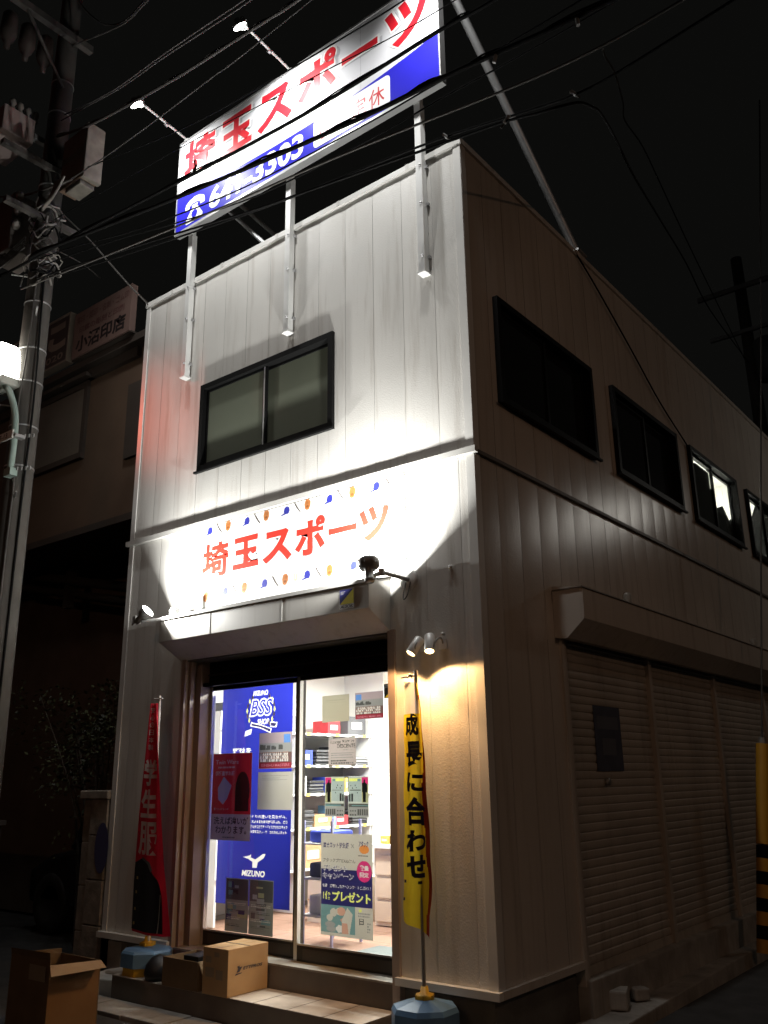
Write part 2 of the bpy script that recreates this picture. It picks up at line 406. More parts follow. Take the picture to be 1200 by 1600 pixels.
b = MB(); b.box(-2.13-.006, -2.13+.006, -.004, .0, 4.335, 5.085, silver); b.build('meeting_rail', fw)
wins = []
for k, s in enumerate(SW):
    gl = pane if k >= 2 else dark_pane
    wins.append(window('s', *s, black_al, (gl, gl)))
# lit room behind the third and fourth side windows
b = MB(); b.box(-2.2, -2.18, 4.3, 8.6, 3.9, 5.9, room_w); b.box(-2.2, -.08, 4.28, 4.3, 3.9, 5.9, room_w); b.box(-2.2, -.08, 8.6, 8.62, 3.9, 5.9, room_w)
b.box(-2.2, -.08, 4.3, 8.6, 5.88, 5.9, room_w); b.box(-2.2, -.08, 4.3, 8.6, 3.88, 3.9, room_w); b.box(-.085, -.07, 4.3, 8.6, 3.9, 4.27, room_w); b.box(-.085, -.07, 4.3, 8.6, 5.14, 5.88, room_w)
for a_, c_ in ((4.3, 4.561), (6.2065, 6.65), (8.2955, 8.6)): b.box(-.085, -.07, a_, c_, 4.27, 5.14, room_w)
b.build('upper_room', shop)
mask_m = M('dark_mask', (.014, .013, .012), .9)  # dark sheets added behind the glass, cut so the lit room shows in bright shapes
s = SW[2]; m0 = (s[0]+s[1])/2; b = MB()
b.prismx([(s[0]+.04, 4.3), (m0, 4.3), (m0, 4.84), (m0-.05, 4.84), (m0-.05, 5.03), (s[0]+.35, 5.04), (s[0]+.1, 4.99), (s[0]+.04, 5.0)], -.031, -.028, mask_m)
b.prismx([(m0, 4.3), (s[1]-.04, 4.3), (s[1]-.04, 4.66), (m0+.66, 4.60), (m0+.45, 4.74), (m0+.1, 4.62), (m0, 4.62)], -.061, -.058, mask_m)
b.build('window_mask', wins[2])
s = SW[3]; b = MB(); b.prismx([(s[0]+.04, 4.3), (s[1]-.04, 4.3), (s[1]-.04, 5.12), (s[0]+.7, 5.12), (s[0]+.45, 4.9), (s[0]+.3, 4.62), (s[0]+.2, 4.5), (s[0]+.04, 4.55)], -.061, -.058, M('grey_blind', (.20, .20, .20), .8, trans=.35))
b.build('window_blind', wins[3])
lamp('room_lamp', 'AREA', (-1.2, 6.2, 5.84), P_UP, (1, 1, .95), shop, (-1.2, 6.2, 4), 1.2, sy=.4)

# interior of the shop
b = MB()
b.box(-3.80, -3.78, .3, 5.0, .33, 2.8, room_w); b.box(-.14, -.12, .3, 5.0, .33, 2.8, room_w); b.box(-3.78, -.14, 4.98, 5.0, .33, 2.8, room_w)
b.box(-3.78, -2.99, .27, .29, .33, 2.8, room_w); b.box(-.71, -.14, .27, .29, .33, 2.8, room_w); b.box(-2.99, -.71, .27, .29, 2.56, 2.8, room_w)
b.build('inner_wall', shop)
b = MB(); b.box(-3.78, -.14, .29, 4.98, 2.72, 2.74, room_w); b.build('inner_ceiling', shop)
b = MB()
for i in range(10):
    for j in range(12): b.box(-3.78+i*.364+.002, -3.78+(i+1)*.364-.002, .27+j*.392+.002, .27+(j+1)*.392-.002, .29, .322, floor_t)
b.build('inner_floor', shop)
b = MB(); b.box(-3.78, -3.2, 2.98, 3.0, .33, 2.72, room_w); b.build('partition', shop)
for y in (1.0, 2.3, 3.6):
    t = thing('ceiling_light', {1.0: 'long white ceiling light inside the shop nearest the glass doors', 2.3: 'long white ceiling light in the middle of the shop ceiling', 3.6: 'long white ceiling light at the back of the shop'}[y], 'ceiling light', (-2.0, y, 2.72), 'ceiling lights inside the shop')
    b = MB(); b.box(-2.7, -1.3, y-.11, y+.11, 2.68, 2.719, white_st); b.build('fitting', t)
    b = MB()
    for o in (-.05, .05): b.tube([(-2.66, y+o, 2.655), (-1.34, y+o, 2.655)], .014, tube_e)
    b.build('fluorescent_tube', t)
    lamp('light_source', 'AREA', (-2.0, y, 2.635), P_ROOM, (1, .99, .95), t, (-2, y, 0), 1.3, sy=.2)

# side shutters
slat = M('shutter_slat', (.40, .36, .31), .45, var=.15, vscale=2, bump=.2, bscale=40, streak=.7)
ys = [1.16, 2.80, 4.52, 6.25, 7.95]
for k in range(4):
    y0, y1 = ys[k]+.03, ys[k+1]-.03; z0, z1 = .30, 2.56; b = MB(); pitch = .062; z = z0
    while z < z1-.001:
        e = min(z+pitch, z1); h = e-z
        pr = [(-.040, z), (-.034, z+h*.12), (-.030, z+h*.35), (-.029, z+h*.6), (-.031, z+h*.86), (-.038, z+h*.96), (-.042, z+h)]
        for a, c in zip(pr, pr[1:]): b.add([(a[0], y0, a[1]), (a[0], y1, a[1]), (c[0], y1, c[1]), (c[0], y0, c[1])], [(0,1,2,3)], slat, True)
        z = e
    b.box(-.06, -.02, y0, y1, .24, .30, slat)
    b.build('roller_shutter', shop)
for y in ys[1:]: b = MB(); b.box(-.08, .004, y-.03, y+.03, .22, 2.56, M('shutter_post', (.42, .38, .33), .45)); b.build('shutter_rail', shop)
b = MB(); b.box(-.1, .02, 1.085, 1.13, .2, 2.56, siding_s); b.box(-.08, .004, 1.131, 1.19, .22, 2.56, MATS['shutter_post']); b.build('shutter_rail', shop)
b = MB(); b.prismx([(0, 0)]*3, 0, 0, siding_s) if False else None
hp = [(.0085, 2.56), (.10, 2.55), (.25, 2.68), (.25, 2.91), (.0085, 2.945)]
n = len(hp); y0, y1 = 1.02, 9.3
b.add([(x, y0, z) for x, z in hp]+[(x, y1, z) for x, z in hp], [tuple(range(n)), tuple(range(2*n-1, n-1, -1))]+[(i, (i+1) % n, (i+1) % n+n, i+n) for i in range(n)], siding_s)
b.build('shutter_hood', shop, bevel=.004)
b = MB(); b.box(.009, .262, y0-.012, y1+.01, 2.9105, 2.919, M('hood_edge', (.16, .14, .12), .5)); b.build('hood_flashing', shop)
b = MB(); b.box(-.16, .06, 1.1, 9.2, -.02, .24, concrete); b.build('shutter_threshold', shop, bevel=.01)

# ------------------------------------------------------------------ wall banner
FB = lambda d: (lambda u, v: (u, -d, v))
t = thing('wall_banner', 'white banner with red shop name and baseball pictures above the entrance', 'banner', (-1.75, -.02, 2.97))
b = MB(); b.box(-2.97, -.60, -.016, -.0075, 2.99, 3.728, white_p); b.build('banner_sheet', t)
b = MB()
for ch, x0, x1, z0, z1 in (('埼', -2.83, -2.50, 3.255, 3.555), ('玉', -2.43, -2.13, 3.275, 3.545), ('ス', -2.07, -1.745, 3.265, 3.53), ('ポ', -1.70, -1.385, 3.265, 3.565), ('ー', -1.34, -1.06, 3.385, 3.43), ('ツ', -1.03, -.745, 3.265, 3.53)):
    b.text(ch, FB(.0172), x0+.02, x1+.02, z0-.022, z1-.022, grey_p, .028)
    b.text(ch, FB(.0180), x0-.024, x1+.024, z0-.02, z1+.02, white_p, .085)
    b.text(ch, FB(.0192), x0-.006, x1+.006, z0-.004, z1+.004, red_b, .03 if ch in '埼' else .042)
b.build('lettering', t)
b = MB()
cap_m = M('cap_print', (.025, .03, .26), .4); bat_m = M('bat_print', (.06, .045, .04), .4); glo = M('glove_print', (.40, .15, .045), .4); glo2 = M('glove_print_dark', (.20, .07, .02), .4)
def cap(x, z):
    F = FB(.0178); b.flat([(x-.035, z-.01), (x-.025, z+.025), (x+.0, z+.037), (x+.025, z+.025), (x+.032, z-.005), (x+.02, z-.03), (x-.012, z-.03)], F, cap_m)
    b.flat([(x-.028, z-.018), (x-.06, z-.032), (x-.066, z-.04), (x-.03, z-.034), (x-.006, z-.03)], FB(.0186), cap_m)
def bat(x, z):
    b.flat([(x-.035, z+.045), (x-.026, z+.05), (x+.008, z-.0), (x+.042, z-.045), (x+.038, z-.05), (x-.002, z-.006)], FB(.0178), bat_m)
def glove(x, z):
    F = FB(.0178); b.flat([(x-.028, z-.035), (x-.035, z+.005), (x-.026, z+.036), (x-.008, z+.045), (x+.016, z+.042), (x+.032, z+.02), (x+.03, z-.015), (x+.012, z-.045), (x-.01, z-.047)], F, glo)
    for k in (-.014, 0, .014): b.flat([(x+k-.002, z), (x+k+.002, z), (x+k+.003, z+.036), (x+k, z+.036)], FB(.0186), glo2)
    b.disc(x-.002, z-.018, .015, .012, FB(.0186), glo2, 10)
def uu(x, z):
    b.flat([(x-.02, z+.03), (x-.008, z+.03), (x-.006, z-.014), (x+.006, z-.014), (x+.008, z+.03), (x+.02, z+.03), (x+.018, z-.022), (x+.008, z-.032), (x-.008, z-.032), (x-.018, z-.022)], FB(.0178), cream_p)
for k in range(5):
    x = -2.75+k*.472; cap(x, 3.68); bat(x+.118, 3.68)
    if k < 4: glove(x+.235, 3.685)
    if k == 0: uu(x-.12, 3.665)
for k in range(4):
    x = -2.52+k*.477; cap(x, 3.105); bat(x+.118, 3.105)
    if k < 3: glove(x+.235, 3.105)
    if k == 1: uu(x+.35, 3.105)
glove(-2.765, 3.095); bat(-2.885, 3.11)
b.build('printed_pictures', t)

# security sticker on the canopy
b = MB(); F = FB(.258); b.box(-1.021, -.882, -.2575, -.256, 2.725, 2.868, white_p)
F1, F2 = FB(.2585), FB(.2592)
b.rect(-1.017, -.886, 2.758, 2.864, F1, M('sticker_navy', (.04, .04, .26), .4)); b.flat([(-1.017, 2.758), (-.886, 2.758), (-.886, 2.864)], F2, M('sticker_yellow', (.80, .72, .04), .4))
b.text('ALSOK', F2, -1.012, -.89, 2.730, 2.752, black_p, .03, .2)
for k in range(3): b.rect(-1.01, -.965+k*-.008, 2.847-k*.009, 2.851-k*.009, F2, white_p)
tag(b.build('security_sticker'), 'navy and yellow security company sticker on the canopy front', 'sticker')

# ------------------------------------------------------------------ rooftop sign
t = thing('rooftop_sign', 'large white and blue rooftop sign with red shop name and phone number', 'sign', (-1.7, -.1, 5.3))
SX0, SX1, SZ0, SZ1, SY = -3.335, -.055, 6.90, 7.985, -.15
b = MB(); b.box(SX0, SX1, SY, SY+.06, SZ0, SZ1, gloss_w)
for k in range(1, 8): b.box(SX0+k*.41-.002, SX0+k*.41+.002, SY-.0006, SY, SZ0, SZ1, grey_p)
b.build('panel', t)
b = MB(); b.box(SX0-.012, SX1+.012, SY-.008, SY+.065, SZ0-.03, SZ0-.001, galv); b.box(SX0-.012, SX1+.012, SY-.008, SY+.065, SZ1+.001, SZ1+.02, galv)
b.box(SX0-.014, SX0-.001, SY-.008, SY+.065, SZ0, SZ1, galv); b.box(SX1+.001, SX1+.014, SY-.008, SY+.065, SZ0, SZ1, galv); b.build('frame', t)
FS = lambda d: (lambda u, v: (u, SY-d, v))
b = MB()
top = []
for k in range(25):
    q = k/24; top.append((lerp(SX0+.002, SX1-.002, q), 7.232+.135*(abs(2*q-1)**2.2)))
for a, c in zip(top, top[1:]): b.flat([(a[0], SZ0+.002), (c[0], SZ0+.002), c, a], FS(.0015), blue_p)
b.build('blue_stripe', t)
b = MB()
for ch, x0, x1, z0, z1 in (('埼', -3.26, -2.78, 7.46, 7.93), ('玉', -2.70, -2.24, 7.47, 7.91), ('ス', -2.17, -1.70, 7.46, 7.90), ('ポ', -1.63, -1.16, 7.46, 7.94), ('ー', -1.09, -.68, 7.645, 7.72), ('ツ', -.60, -.13, 7.46, 7.90)):
    b.text(ch, FS(.002), x0+.035, x1+.05, z0-.03, z1-.02, grey_p, .045)
    b.text(ch, FS(.0035), x0-.022, x1+.022, z0-.022, z1+.022, white_p, .075)
    b.text(ch, FS(.005), x0, x1, z0, z1, red_p, .036)
b.build('lettering', t)
b = MB(); F = FS(.004)
# telephone mark
def phone(x, z, s):
    pts = [(-.5,.18),(-.46,.34),(-.25,.46),(0,.5),(.25,.46),(.46,.34),(.5,.18),(.5,.08),(.28,.08),(.26,.2),(.1,.26),(-.1,.26),(-.26,.2),(-.28,.08),(-.5,.08)]
    b.flat([(x+p*s, z+q*s) for p, q in pts], F, white_p)
    b.flat([(x+p*s, z+q*s) for p, q in [(-.17,.2),(-.12,.12),(-.42,-.3),(-.42,-.46),(.42,-.46),(.42,-.3),(.12,.12),(.17,.2)]], F, white_p)
    b.disc(x, z-.17*s, .15*s, .15*s, FS(.0055), blue_p, 16)
phone(-3.05, 7.07, .30)
b.text('641-3303', F, -2.83, -1.55, 6.945, 7.20, white_p, .035)
rp = []
for cx, cz, a0 in ((-.60, 7.20, 0), (-1.38, 7.20, 90), (-1.38, 6.98, 180), (-.60, 6.98, 270)):
    for k in range(5): a = R(a0+k*22.5); rp.append((cx+.045*math.cos(a), cz+.045*math.sin(a)))
b.flat(rp, F, white_p)
for k, ch in enumerate('水曜定休'): b.text(ch, FS(.0055), -1.385+k*.2, -1.385+k*.2+.17, 6.99, 7.18, red_p, .004)
b.build('phone_lettering', t)
for x in (-3.19, -1.808, -.343):
    b = MB(); b.box(x-.03, x+.03, -.075, -.014, 5.30, SZ0-.031, white_st); b.box(x-.03, x+.03, SY+.071, SY+.12, SZ0-.03, SZ1-.1, white_st)
    b.box(x-.038, x+.038, -.085, -.0, 5.285, 5.30, white_st)
    for z in (5.42, 5.9, 6.25): b.box(x-.05, x+.05, -.03, -.006, z, z+.025, galv); b.lathe((x+.012, -.075, z+.012), (0,-1,0), [(0, .011), (.012, .009), (.012, 0)], galv, 8)
    b.build('post', t)
b = MB(); b.tube([(-.052, .03, 8.0), (.0, 2.07, 6.36)], .038, galv, 12); b.box(-.07, .05, 1.98, 2.16, HT+.05, HT+.07, galv); b.build('brace', t)
b = MB(); b.tube([(-3.1, .0, 7.6), (-2.25, 1.2, 6.4)], .022, galv, 10); b.tube([(-2.95, .0, 7.25), (-2.2, .05, 6.38)], .02, galv, 10); b.build('brace', t)

def flood_head(t, c, aim, r=.075, body=cast, lens=lens_w, back=.16):
    c = Vector(c); d = (Vector(aim)-c).normalized()
    b = MB(); b.lathe(c-d*back, d, [(0, 0), (0, r*.42), (back*.45, r*.45), (back*.55, r*.8), (back*.95, r*1.02), (back, r*1.02), (back, r*.93)], body); b.build('lamp_head', t)
    b = MB(); b.lathe(c-d*.008, d, [(0, r*.93), (.008, r*.8), (.018, r*.4), (.02, 0)], lens); b.build('lens', t)
# three arm lamps above the rooftop sign
for k, (x, lab) in enumerate(((-3.25, 'small floodlight on a white arm above the left end of the rooftop sign'), (-1.75, 'small floodlight on a white arm above the middle of the rooftop sign'), (.02, 'small floodlight on a white arm above the right end of the rooftop sign'))):
    t = thing('floodlight', lab, 'floodlight', (x, -.15, 8.0), 'floodlights over the rooftop sign')
    hd = (x, -.78, 8.02); aim = (x+.12, -.15, 7.18)
    b = MB(); b.tube([(x, -.10, 8.01), (x, -.72, 8.075)], .013, white_st); b.box(x-.03, x+.03, -.16, -.05, 8.003, 8.012, white_st); b.lathe((x, -.40, 8.025), (0,-1,.1), [(0, .02), (.03, .02)], galv, 10); b.build('arm', t)
    b = MB(); b.lathe((x, -.74, 8.04), (0, -.2, 1), [(0, .035), (.03, .045), (.07, .04), (.10, .02), (.10, 0)], cast, 14); b.build('housing', t)
    flood_head(t, hd, aim, .068, cast, lens_w, .07)
    lamp('light_source', 'SPOT', (x, -.79, 7.99), P_TOP, (1, 1, .985), t, (x+.05, -.15, 7.3), .09, 124, 1)

# lower pair lighting the banner and the wall
t = thing('floodlight', 'lit floodlight on a bracket at the left end of the canopy', 'floodlight', (-3.1, -.26, 2.9), 'floodlights beside the wall banner')
b = MB(); b.tube([(-3.05, -.262, 2.90), (-3.18, -.36, 2.885), (-3.24, -.37, 2.90)], .013, white_st); b.box(-3.26, -3.22, -.40, -.34, 2.87, 2.93, cast); b.tube([(-3.24, -.37, 2.92), (-3.29, -.37, 2.86)], .012, dark_cast); b.build('bracket', t)
flood_head(t, (-3.09, -.37, 2.965), (-2.2, -.1, 3.7), .062, cast, lens_w, .15)
lamp('light_source', 'AREA', (-3.06, -.362, 2.985), P_LOWL, (1, 1, .97), t, (-2.0, .05, 3.8), .09)
t = thing('floodlight', 'dark round floodlight on a jointed arm at the right end of the canopy', 'floodlight', (-.58, 0, 2.92), 'floodlights beside the wall banner')
b = MB(); b.lathe((-.58, -.0075, 2.92), (0,-1,0), [(0, .075), (.012, .075), (.016, .06), (.016, 0)], white_st, 20); b.tube([(-.58, -.02, 2.92), (-.60, -.30, 2.93)], .017, cast); b.tube([(-.60, -.30, 2.93), (-.62, -.36, 2.895), (-.62, -.42, 2.87)], .014, cast)
b.lathe((-.60, -.30, 2.925), (0,0,1), [(-.02, .022), (.025, .022)], dark_cast, 10)
b.build('arm', t)
b = MB(); b.tube(smooth_path([(-.56, -.02, 2.90), (-.56, -.06, 2.80), (-.585, -.07, 2.77), (-.60, -.05, 2.82), (-.60, -.02, 2.9)]), .005, cable_g, 6); b.build('lamp_cord', t)
b = MB(); c = Vector((-.625, -.40, 2.90)); d = Vector((-.28, .28, .92)).normalized()
b.lathe(c-d*.06, d, [(0, 0), (0, .032), (.01, .036), (.02, .03), (.10, .032), (.11, .05), (.125, .07), (.155, .078), (.17, .075), (.17, .062)], dark_cast, 24)
for k in range(6):
    e1 = d.orthogonal().normalized(); e2 = d.cross(e1); a = k*math.pi/3; p = c-d*.06+(e1*math.cos(a)+e2*math.sin(a))*.072
    b.tube([p+d*.12, p+d*.20], .004, dark_cast, 6)
b.build('lamp_head', t)
b = MB(); b.lathe(c+d*.105, d, [(0, .062), (.008, .04), (.01, 0)], lens_w); b.build('lens', t)
lamp('light_source', 'AREA', tuple(c+d*.178), P_LOWR, (1, 1, .97), t, tuple(c+d*.178+Vector((-.50, .42, .76))), .11)
# small fittings on the canopy roof
t = thing('motion_sensor', 'small grey sensor unit on the canopy roof beside the left floodlight', 'sensor', (-2.98, -.12, 2.93))
b = MB(); b.lathe((-3.0, -.16, 2.93), (0,0,1), [(0, .04), (.05, .045), (.075, .03), (.08, 0)], cast, 14); b.box(-2.97, -2.90, -.15, -.11, 2.95, 2.99, cast); b.build('sensor_body', t)
b = MB(); b.box(-2.915, -2.86, -.145, -.14, 2.945, 3.075, M('pale_plate', (.55, .55, .42), .4)); b.build('sensor_plate', t)

# warm spots
for x, lab, ax in ((-.492, 'small warm spotlight right of the entrance, tilted towards the door', (-.80, -.66, 1.5)), (-.335, 'small warm spotlight right of the entrance, facing straight down', (-.12, -.50, 1.5))):
    t = thing('wall_spotlight', lab, 'spotlight', (x, 0, 2.45), 'warm spotlights above the yellow banner')
    c = Vector((x, -.13, 2.375)); d = (Vector(ax)-c).normalized()
    b = MB(); b.lathe(c-d*.13, d, [(0, 0), (0, .030), (.01, .036), (.125, .036), (.13, .034), (.13, .030)], white_st, 18); b.build('lamp_head', t)
    b = MB(); b.lathe(c-d*.008, d, [(0, .031), (.002, .02), (.002, 0)], lens_o); b.build('lens', t)
    b = MB(); b.tube(smooth_path([(x+.03, -.008, 2.43), (x+.045, -.06, 2.47), (x+.042, -.12, 2.44), (x+.036, -.13, 2.40)]), .006, dark_cast, 6); b.box(x+.0, x+.06, -.02, -.007, 2.40, 2.46, white_st); b.build('bracket', t)
    lamp('light_source', 'SPOT', tuple(c+d*.01), P_WARM, (1, .56, .23), t, tuple(c+d), .015, 152, .2)

# ------------------------------------------------------------------ window posters
PAP = .26
paper = M('poster_paper', (.52, .49, .42), .6, var=.05, trans=PAP)
paper_w = M('white_paper', (.66, .64, .60), .6, var=.04, trans=PAP)
paper_g = M('grey_paper', (.40, .37, .28), .6, var=.05, trans=PAP)
pink_g = M('pinkish_paper', (.46, .40, .38), .6, var=.05, trans=PAP)
def tp(n, c, tr=.34): return M('ink_'+n, c, .6, var=.06, trans=tr)
k_red, k_dred, k_blk, k_navy, k_blue, k_white = tp('red', (.50, .02, .03)), tp('dark_red', (.22, .02, .03)), tp('black', (.015, .015, .016), .12), tp('navy', (.022, .02, .09)), tp('blue', (.022, .03, .36), .28), tp('white', (.74, .74, .72), .45)
k_mag, k_lime, k_teal, k_pink, k_grey, k_dgrey, k_sky, k_olive, k_skin = tp('magenta', (.48, .03, .14)), tp('lime', (.62, .66, .16)), tp('teal', (.12, .22, .22)), tp('pink', (.45, .16, .2)), tp('grey', (.25, .25, .24)), tp('dark_grey', (.07, .07, .065)), tp('sky', (.10, .22, .50)), tp('olive', (.30, .30, .16)), tp('skin', (.45, .25, .18))
LY, RY = .2315, .1715           # inner faces of the two panes
def layer(y0):
    return lambda k: (lambda u, v: (u, y0+.0016-.0007*k, v))
def printed_sheet(src, x0, x1, z0, z1, y, cell=.0034):
    """all printing of a poster as inks of ONE sheet: the shapes are laid on a fine grid, nearest layer on top"""
    nu, nv = max(1, int((x1-x0)/cell)), max(1, int((z1-z0)/cell)); du, dv = (x1-x0)/nu, (z1-z0)/nv
    grid = [[0]*nu for _ in range(nv)]
    order = sorted(range(len(src.f)), key=lambda i: -src.v[src.f[i][0]][1])
    for i in order:
        P = [(src.v[k][0], src.v[k][2]) for k in src.f[i]]; zs = [p[1] for p in P]
        r0, r1 = max(0, int((min(zs)-z0)/dv-.5)), min(nv-1, int((max(zs)-z0)/dv+.5))
        for r in range(r0, r1+1):
            z = z0+(r+.5)*dv; xs = []
            for (ax, az), (bx, bz) in zip(P, P[1:]+P[:1]):
                if (az <= z) != (bz <= z): xs.append(ax+(bx-ax)*(z-az)/(bz-az))
            xs.sort()
            for a, c in zip(xs[::2], xs[1::2]):
                for q in range(max(0, math.ceil((a-x0)/du-.5)), min(nu-1, math.floor((c-x0)/du-.5))+1): grid[r][q] = src.m[i]
    out = MB()
    for r in range(nv):
        q = 0; row = grid[r]
        while q < nu:
            e = q
            while e < nu and row[e] == row[q]: e += 1
            out.quad((x0+q*du, y, z0+r*dv), (x0+e*du, y, z0+r*dv), (x0+e*du, y, z0+(r+1)*dv), (x0+q*du, y, z0+(r+1)*dv), src.mats[row[q]]); q = e
    return out
def poster(name, x0, x1, z0, z1, y0, m, label, draw=None, cat='poster', group=None, place=None):
    b = MB(); b.rect(x0, x1, z0, z1, lambda u, v: (u, y0+.0022, v), m)
    if draw: draw(b, layer(y0))
    sh = printed_sheet(b, x0, x1, z0, z1, y0+.0015)
    if place:
        X0, X1, Z0, Z1, Y = place; sh.v = [(X0+(x-x0)/(x1-x0)*(X1-X0), Y, Z0+(z-z0)/(z1-z0)*(Z1-Z0)) for x, y, z in sh.v]
    return tag(sh.build(name), label, cat, group)
def scribble(b, F, x0, x1, z0, z1, rows, m, fill=.45, seed=0):
    r = random.Random(seed); h = (z1-z0)/rows
    for k in range(rows):
        x = x0; z = z1-h*(k+1)
        end = x1-(x1-x0)*r.choice((0, .05, .3))
        while x < end-.003:
            w = r.uniform(.5, 1.5)*h*.6; b.rect(x, min(x+w, end), z+h*(.5-fill/2), z+h*(.5+fill/2), F, m); x += w+h*.22
# big blue poster
def d_blue(b, L):
    F, G = L(1), L(2)
    x, z = -2.255, 2.09
    b.text('MIZUNO', F, x-.085, x+.075, 2.205, 2.245, k_white, .02, .1)
    b.text('BSS', F, x-.125, x+.135, 2.045, 2.185, k_white, .05, .25); b.text('BSS', G, x-.112, x+.122, 2.055, 2.175, k_blue, .01, .25)
    b.text('SHOP', F, x-.035, x+.095, 1.985, 2.025, k_white, .02, .2)
    for sgn in (-1, 1):
        for k in range(7):
            a = R(-50+k*17); cx, cz = x+sgn*.155*math.cos(a)*.95, z+.13*math.sin(a)
            b.flat([(cx, cz-.02), (cx+sgn*.012, cz), (cx, cz+.026), (cx-sgn*.010, cz)], F, k_lime if k % 2 else cream_p)
    b.flat([(x-.16, 1.94), (x-.09, 1.955), (x-.1, 1.915), (x-.17, 1.90)], F, k_white)
    b.flat([(x-.11, 1.975), (x+.0, 1.955), (x+.11, 1.915), (x+.12, 1.95), (x+.0, 1.985), (x-.1, 2.005)], F, k_white)
    b.flat([(x-.10, 1.981), (x+.0, 1.962), (x+.105, 1.924), (x+.112, 1.945), (x+.0, 1.978), (x-.095, 1.996)], G, k_navy)
    b.flat([(x+.10, 2.0), (x+.18, 1.995), (x+.17, 1.955), (x+.11, 1.962)], F, k_white); b.flat([(x+.107, 1.993), (x+.168, 1.988), (x+.162, 1.963), (x+.115, 1.968)], G, k_navy)
    b.text('野球を', F, -2.55, -2.345, 1.765, 1.815, k_white, .02)
    b.text('コ', F, -2.40, -2.355, 1.675, 1.715, k_white, .02)
    for k, sx in enumerate(('成え', 'ける', '買え', '伸は', '設は', '二コ', '無店', 'はア')): b.text(sx, F, -2.395, -2.345, 1.585-k*.036, 1.612-k*.036, k_white, .01)
    for k, sx in enumerate(('人ひとりの違いを見ながら、', 'めて、大足するための野球用品も、どう', 'ぞ入れがなかなかでアドバイスできるスタッフ', 'ボールを愛するプレーヤーのためのスポット', 'です')):
        b.text(sx, F, -2.395, (-1.96, -1.955, -1.955, -1.96, -2.34)[k], 1.298-k*.036, 1.322-k*.036, k_white, .012)
    b.flat([(-2.40, 1.020), (-2.33, 1.033), (-2.315, 1.043), (-2.32, 1.020), (-2.27, 1.007), (-2.19, 1.050), (-2.165, 1.050), (-2.185, 1.020), (-2.245, 0.990), (-2.255, 0.950), (-2.30, 0.950), (-2.30, 0.990), (-2.345, 1.010)], F, k_white)
    b.text('MIZUNO', F, -2.41, -2.17, .888, .932, k_white, .035, .15)
poster('poster', -2.685, -1.918, .685, 2.315, LY+.012, k_blue, 'tall blue poster with shop emblem and white text behind the left door', d_blue, group='posters on the shop doors', place=(-3.035, -2.165, .59, 2.39, .46))
def d_photo(b, L, x0, x1, z0, z1, flip=False, pal=None):
    F, G, H = L(1), L(2), L(3); W_, h = x1-x0, z1-z0; r = random.Random(int(abs(x0)*100))
    b.rect(x0, x1, z0+h*.72, z1, F, tp('dusk', (.34, .27, .28))); b.rect(x0, x1, z0+h*.45, z0+h*.72, F, k_grey); b.rect(x0, x1, z0+h*.16, z0+h*.45, F, tp('brownish', (.14, .08, .07))); b.rect(x0, x1, z0, z0+h*.16, F, k_dred)
    for k in range(16):
        u = x0+W_*r.uniform(0, .7); w = W_*r.uniform(.03, .12); hh = h*r.uniform(.04, .16); b.rect(u, u+w, z0+h*.52, z0+h*.52+hh, G, k_dgrey)
    for row in range(3):
        for k in range(13):
            u = x0+W_*(.06+.068*k+r.uniform(-.01, .01)); v = z0+h*(.40-row*.085)
            b.flat([(u-W_*.028, v-h*.05), (u+W_*.028, v-h*.05), (u+W_*.02, v+h*.03), (u-W_*.02, v+h*.03)], G, (paper_w, k_grey)[(k+row) % 5 == 0]); b.disc(u, v+h*.045, W_*.014, h*.02, H, k_skin, 6)
    sx = x0+W_*(.02 if flip else .76); b.rect(sx, sx+W_*.2, z0+h*.72, z0+h*.95, G, k_sky)
    b.text('SENSHU MASTERS', G, x0+W_*.06, x1-W_*.06, z0+h*.04, z0+h*.12, k_pink, .03)
poster('team_photo_poster', -2.318, -1.945, 1.655, 1.935, LY, tp('base', (.3, .25, .25)), 'team photo poster on the left door over the blue poster', lambda b, L: d_photo(b, L, -2.313, -1.95, 1.66, 1.93), group='posters on the shop doors')
poster('paper_notice', -2.32, -1.93, 1.345, 1.63, LY, paper, 'plain beige notice below the team photo on the left door', lambda b, L: (scribble(b, L(1), -2.28, -1.98, 1.56, 1.61, 3, k_grey, .2, 3), scribble(b, L(1), -2.29, -2.0, 1.44, 1.47, 1, k_grey, .1, 4)), 'notice', 'posters on the shop doors')
def d_red(b, L):
    F, G = L(1), L(2)
    b.rect(-2.868, -2.398, 1.307, 1.785, F, k_red)
    b.text('Twin Ware', G, -2.835, -2.555, 1.70, 1.735, pink_g, .015); scribble(b, G, -2.80, -2.60, 1.665, 1.685, 1, pink_g, .6, 1)
    b.text('超軽量学生服', G, -2.835, -2.60, 1.61, 1.645, pink_g, .02)
    b.flat([(-2.73, 1.60), (-2.63, 1.53), (-2.64, 1.51), (-2.68, 1.43), (-2.73, 1.38), (-2.79, 1.42), (-2.80, 1.51)], G, tp('silver', (.33, .30, .34)))
    b.disc(-2.50, 1.49, .085, .15, G, k_blk, 18); b.rect(-2.585, -2.425, 1.33, 1.50, L(3), k_blk)
    b.text('軽さとストレッチ', G, -2.84, -2.66, 1.335, 1.355, pink_g, .01)
    b.text('洗えば違いが', F, -2.835, -2.42, 1.225, 1.285, k_blk, .02); b.text('わかります。', F, -2.81, -2.44, 1.155, 1.215, k_blk, .02); scribble(b, F, -2.72, -2.57, 1.118, 1.135, 1, k_dgrey, .6, 2)
poster('poster', -2.870, -2.395, 1.105, 1.787, LY-.0, pink_g, 'red school uniform poster with black suit at the left edge of the left door', d_red, group='posters on the shop doors')
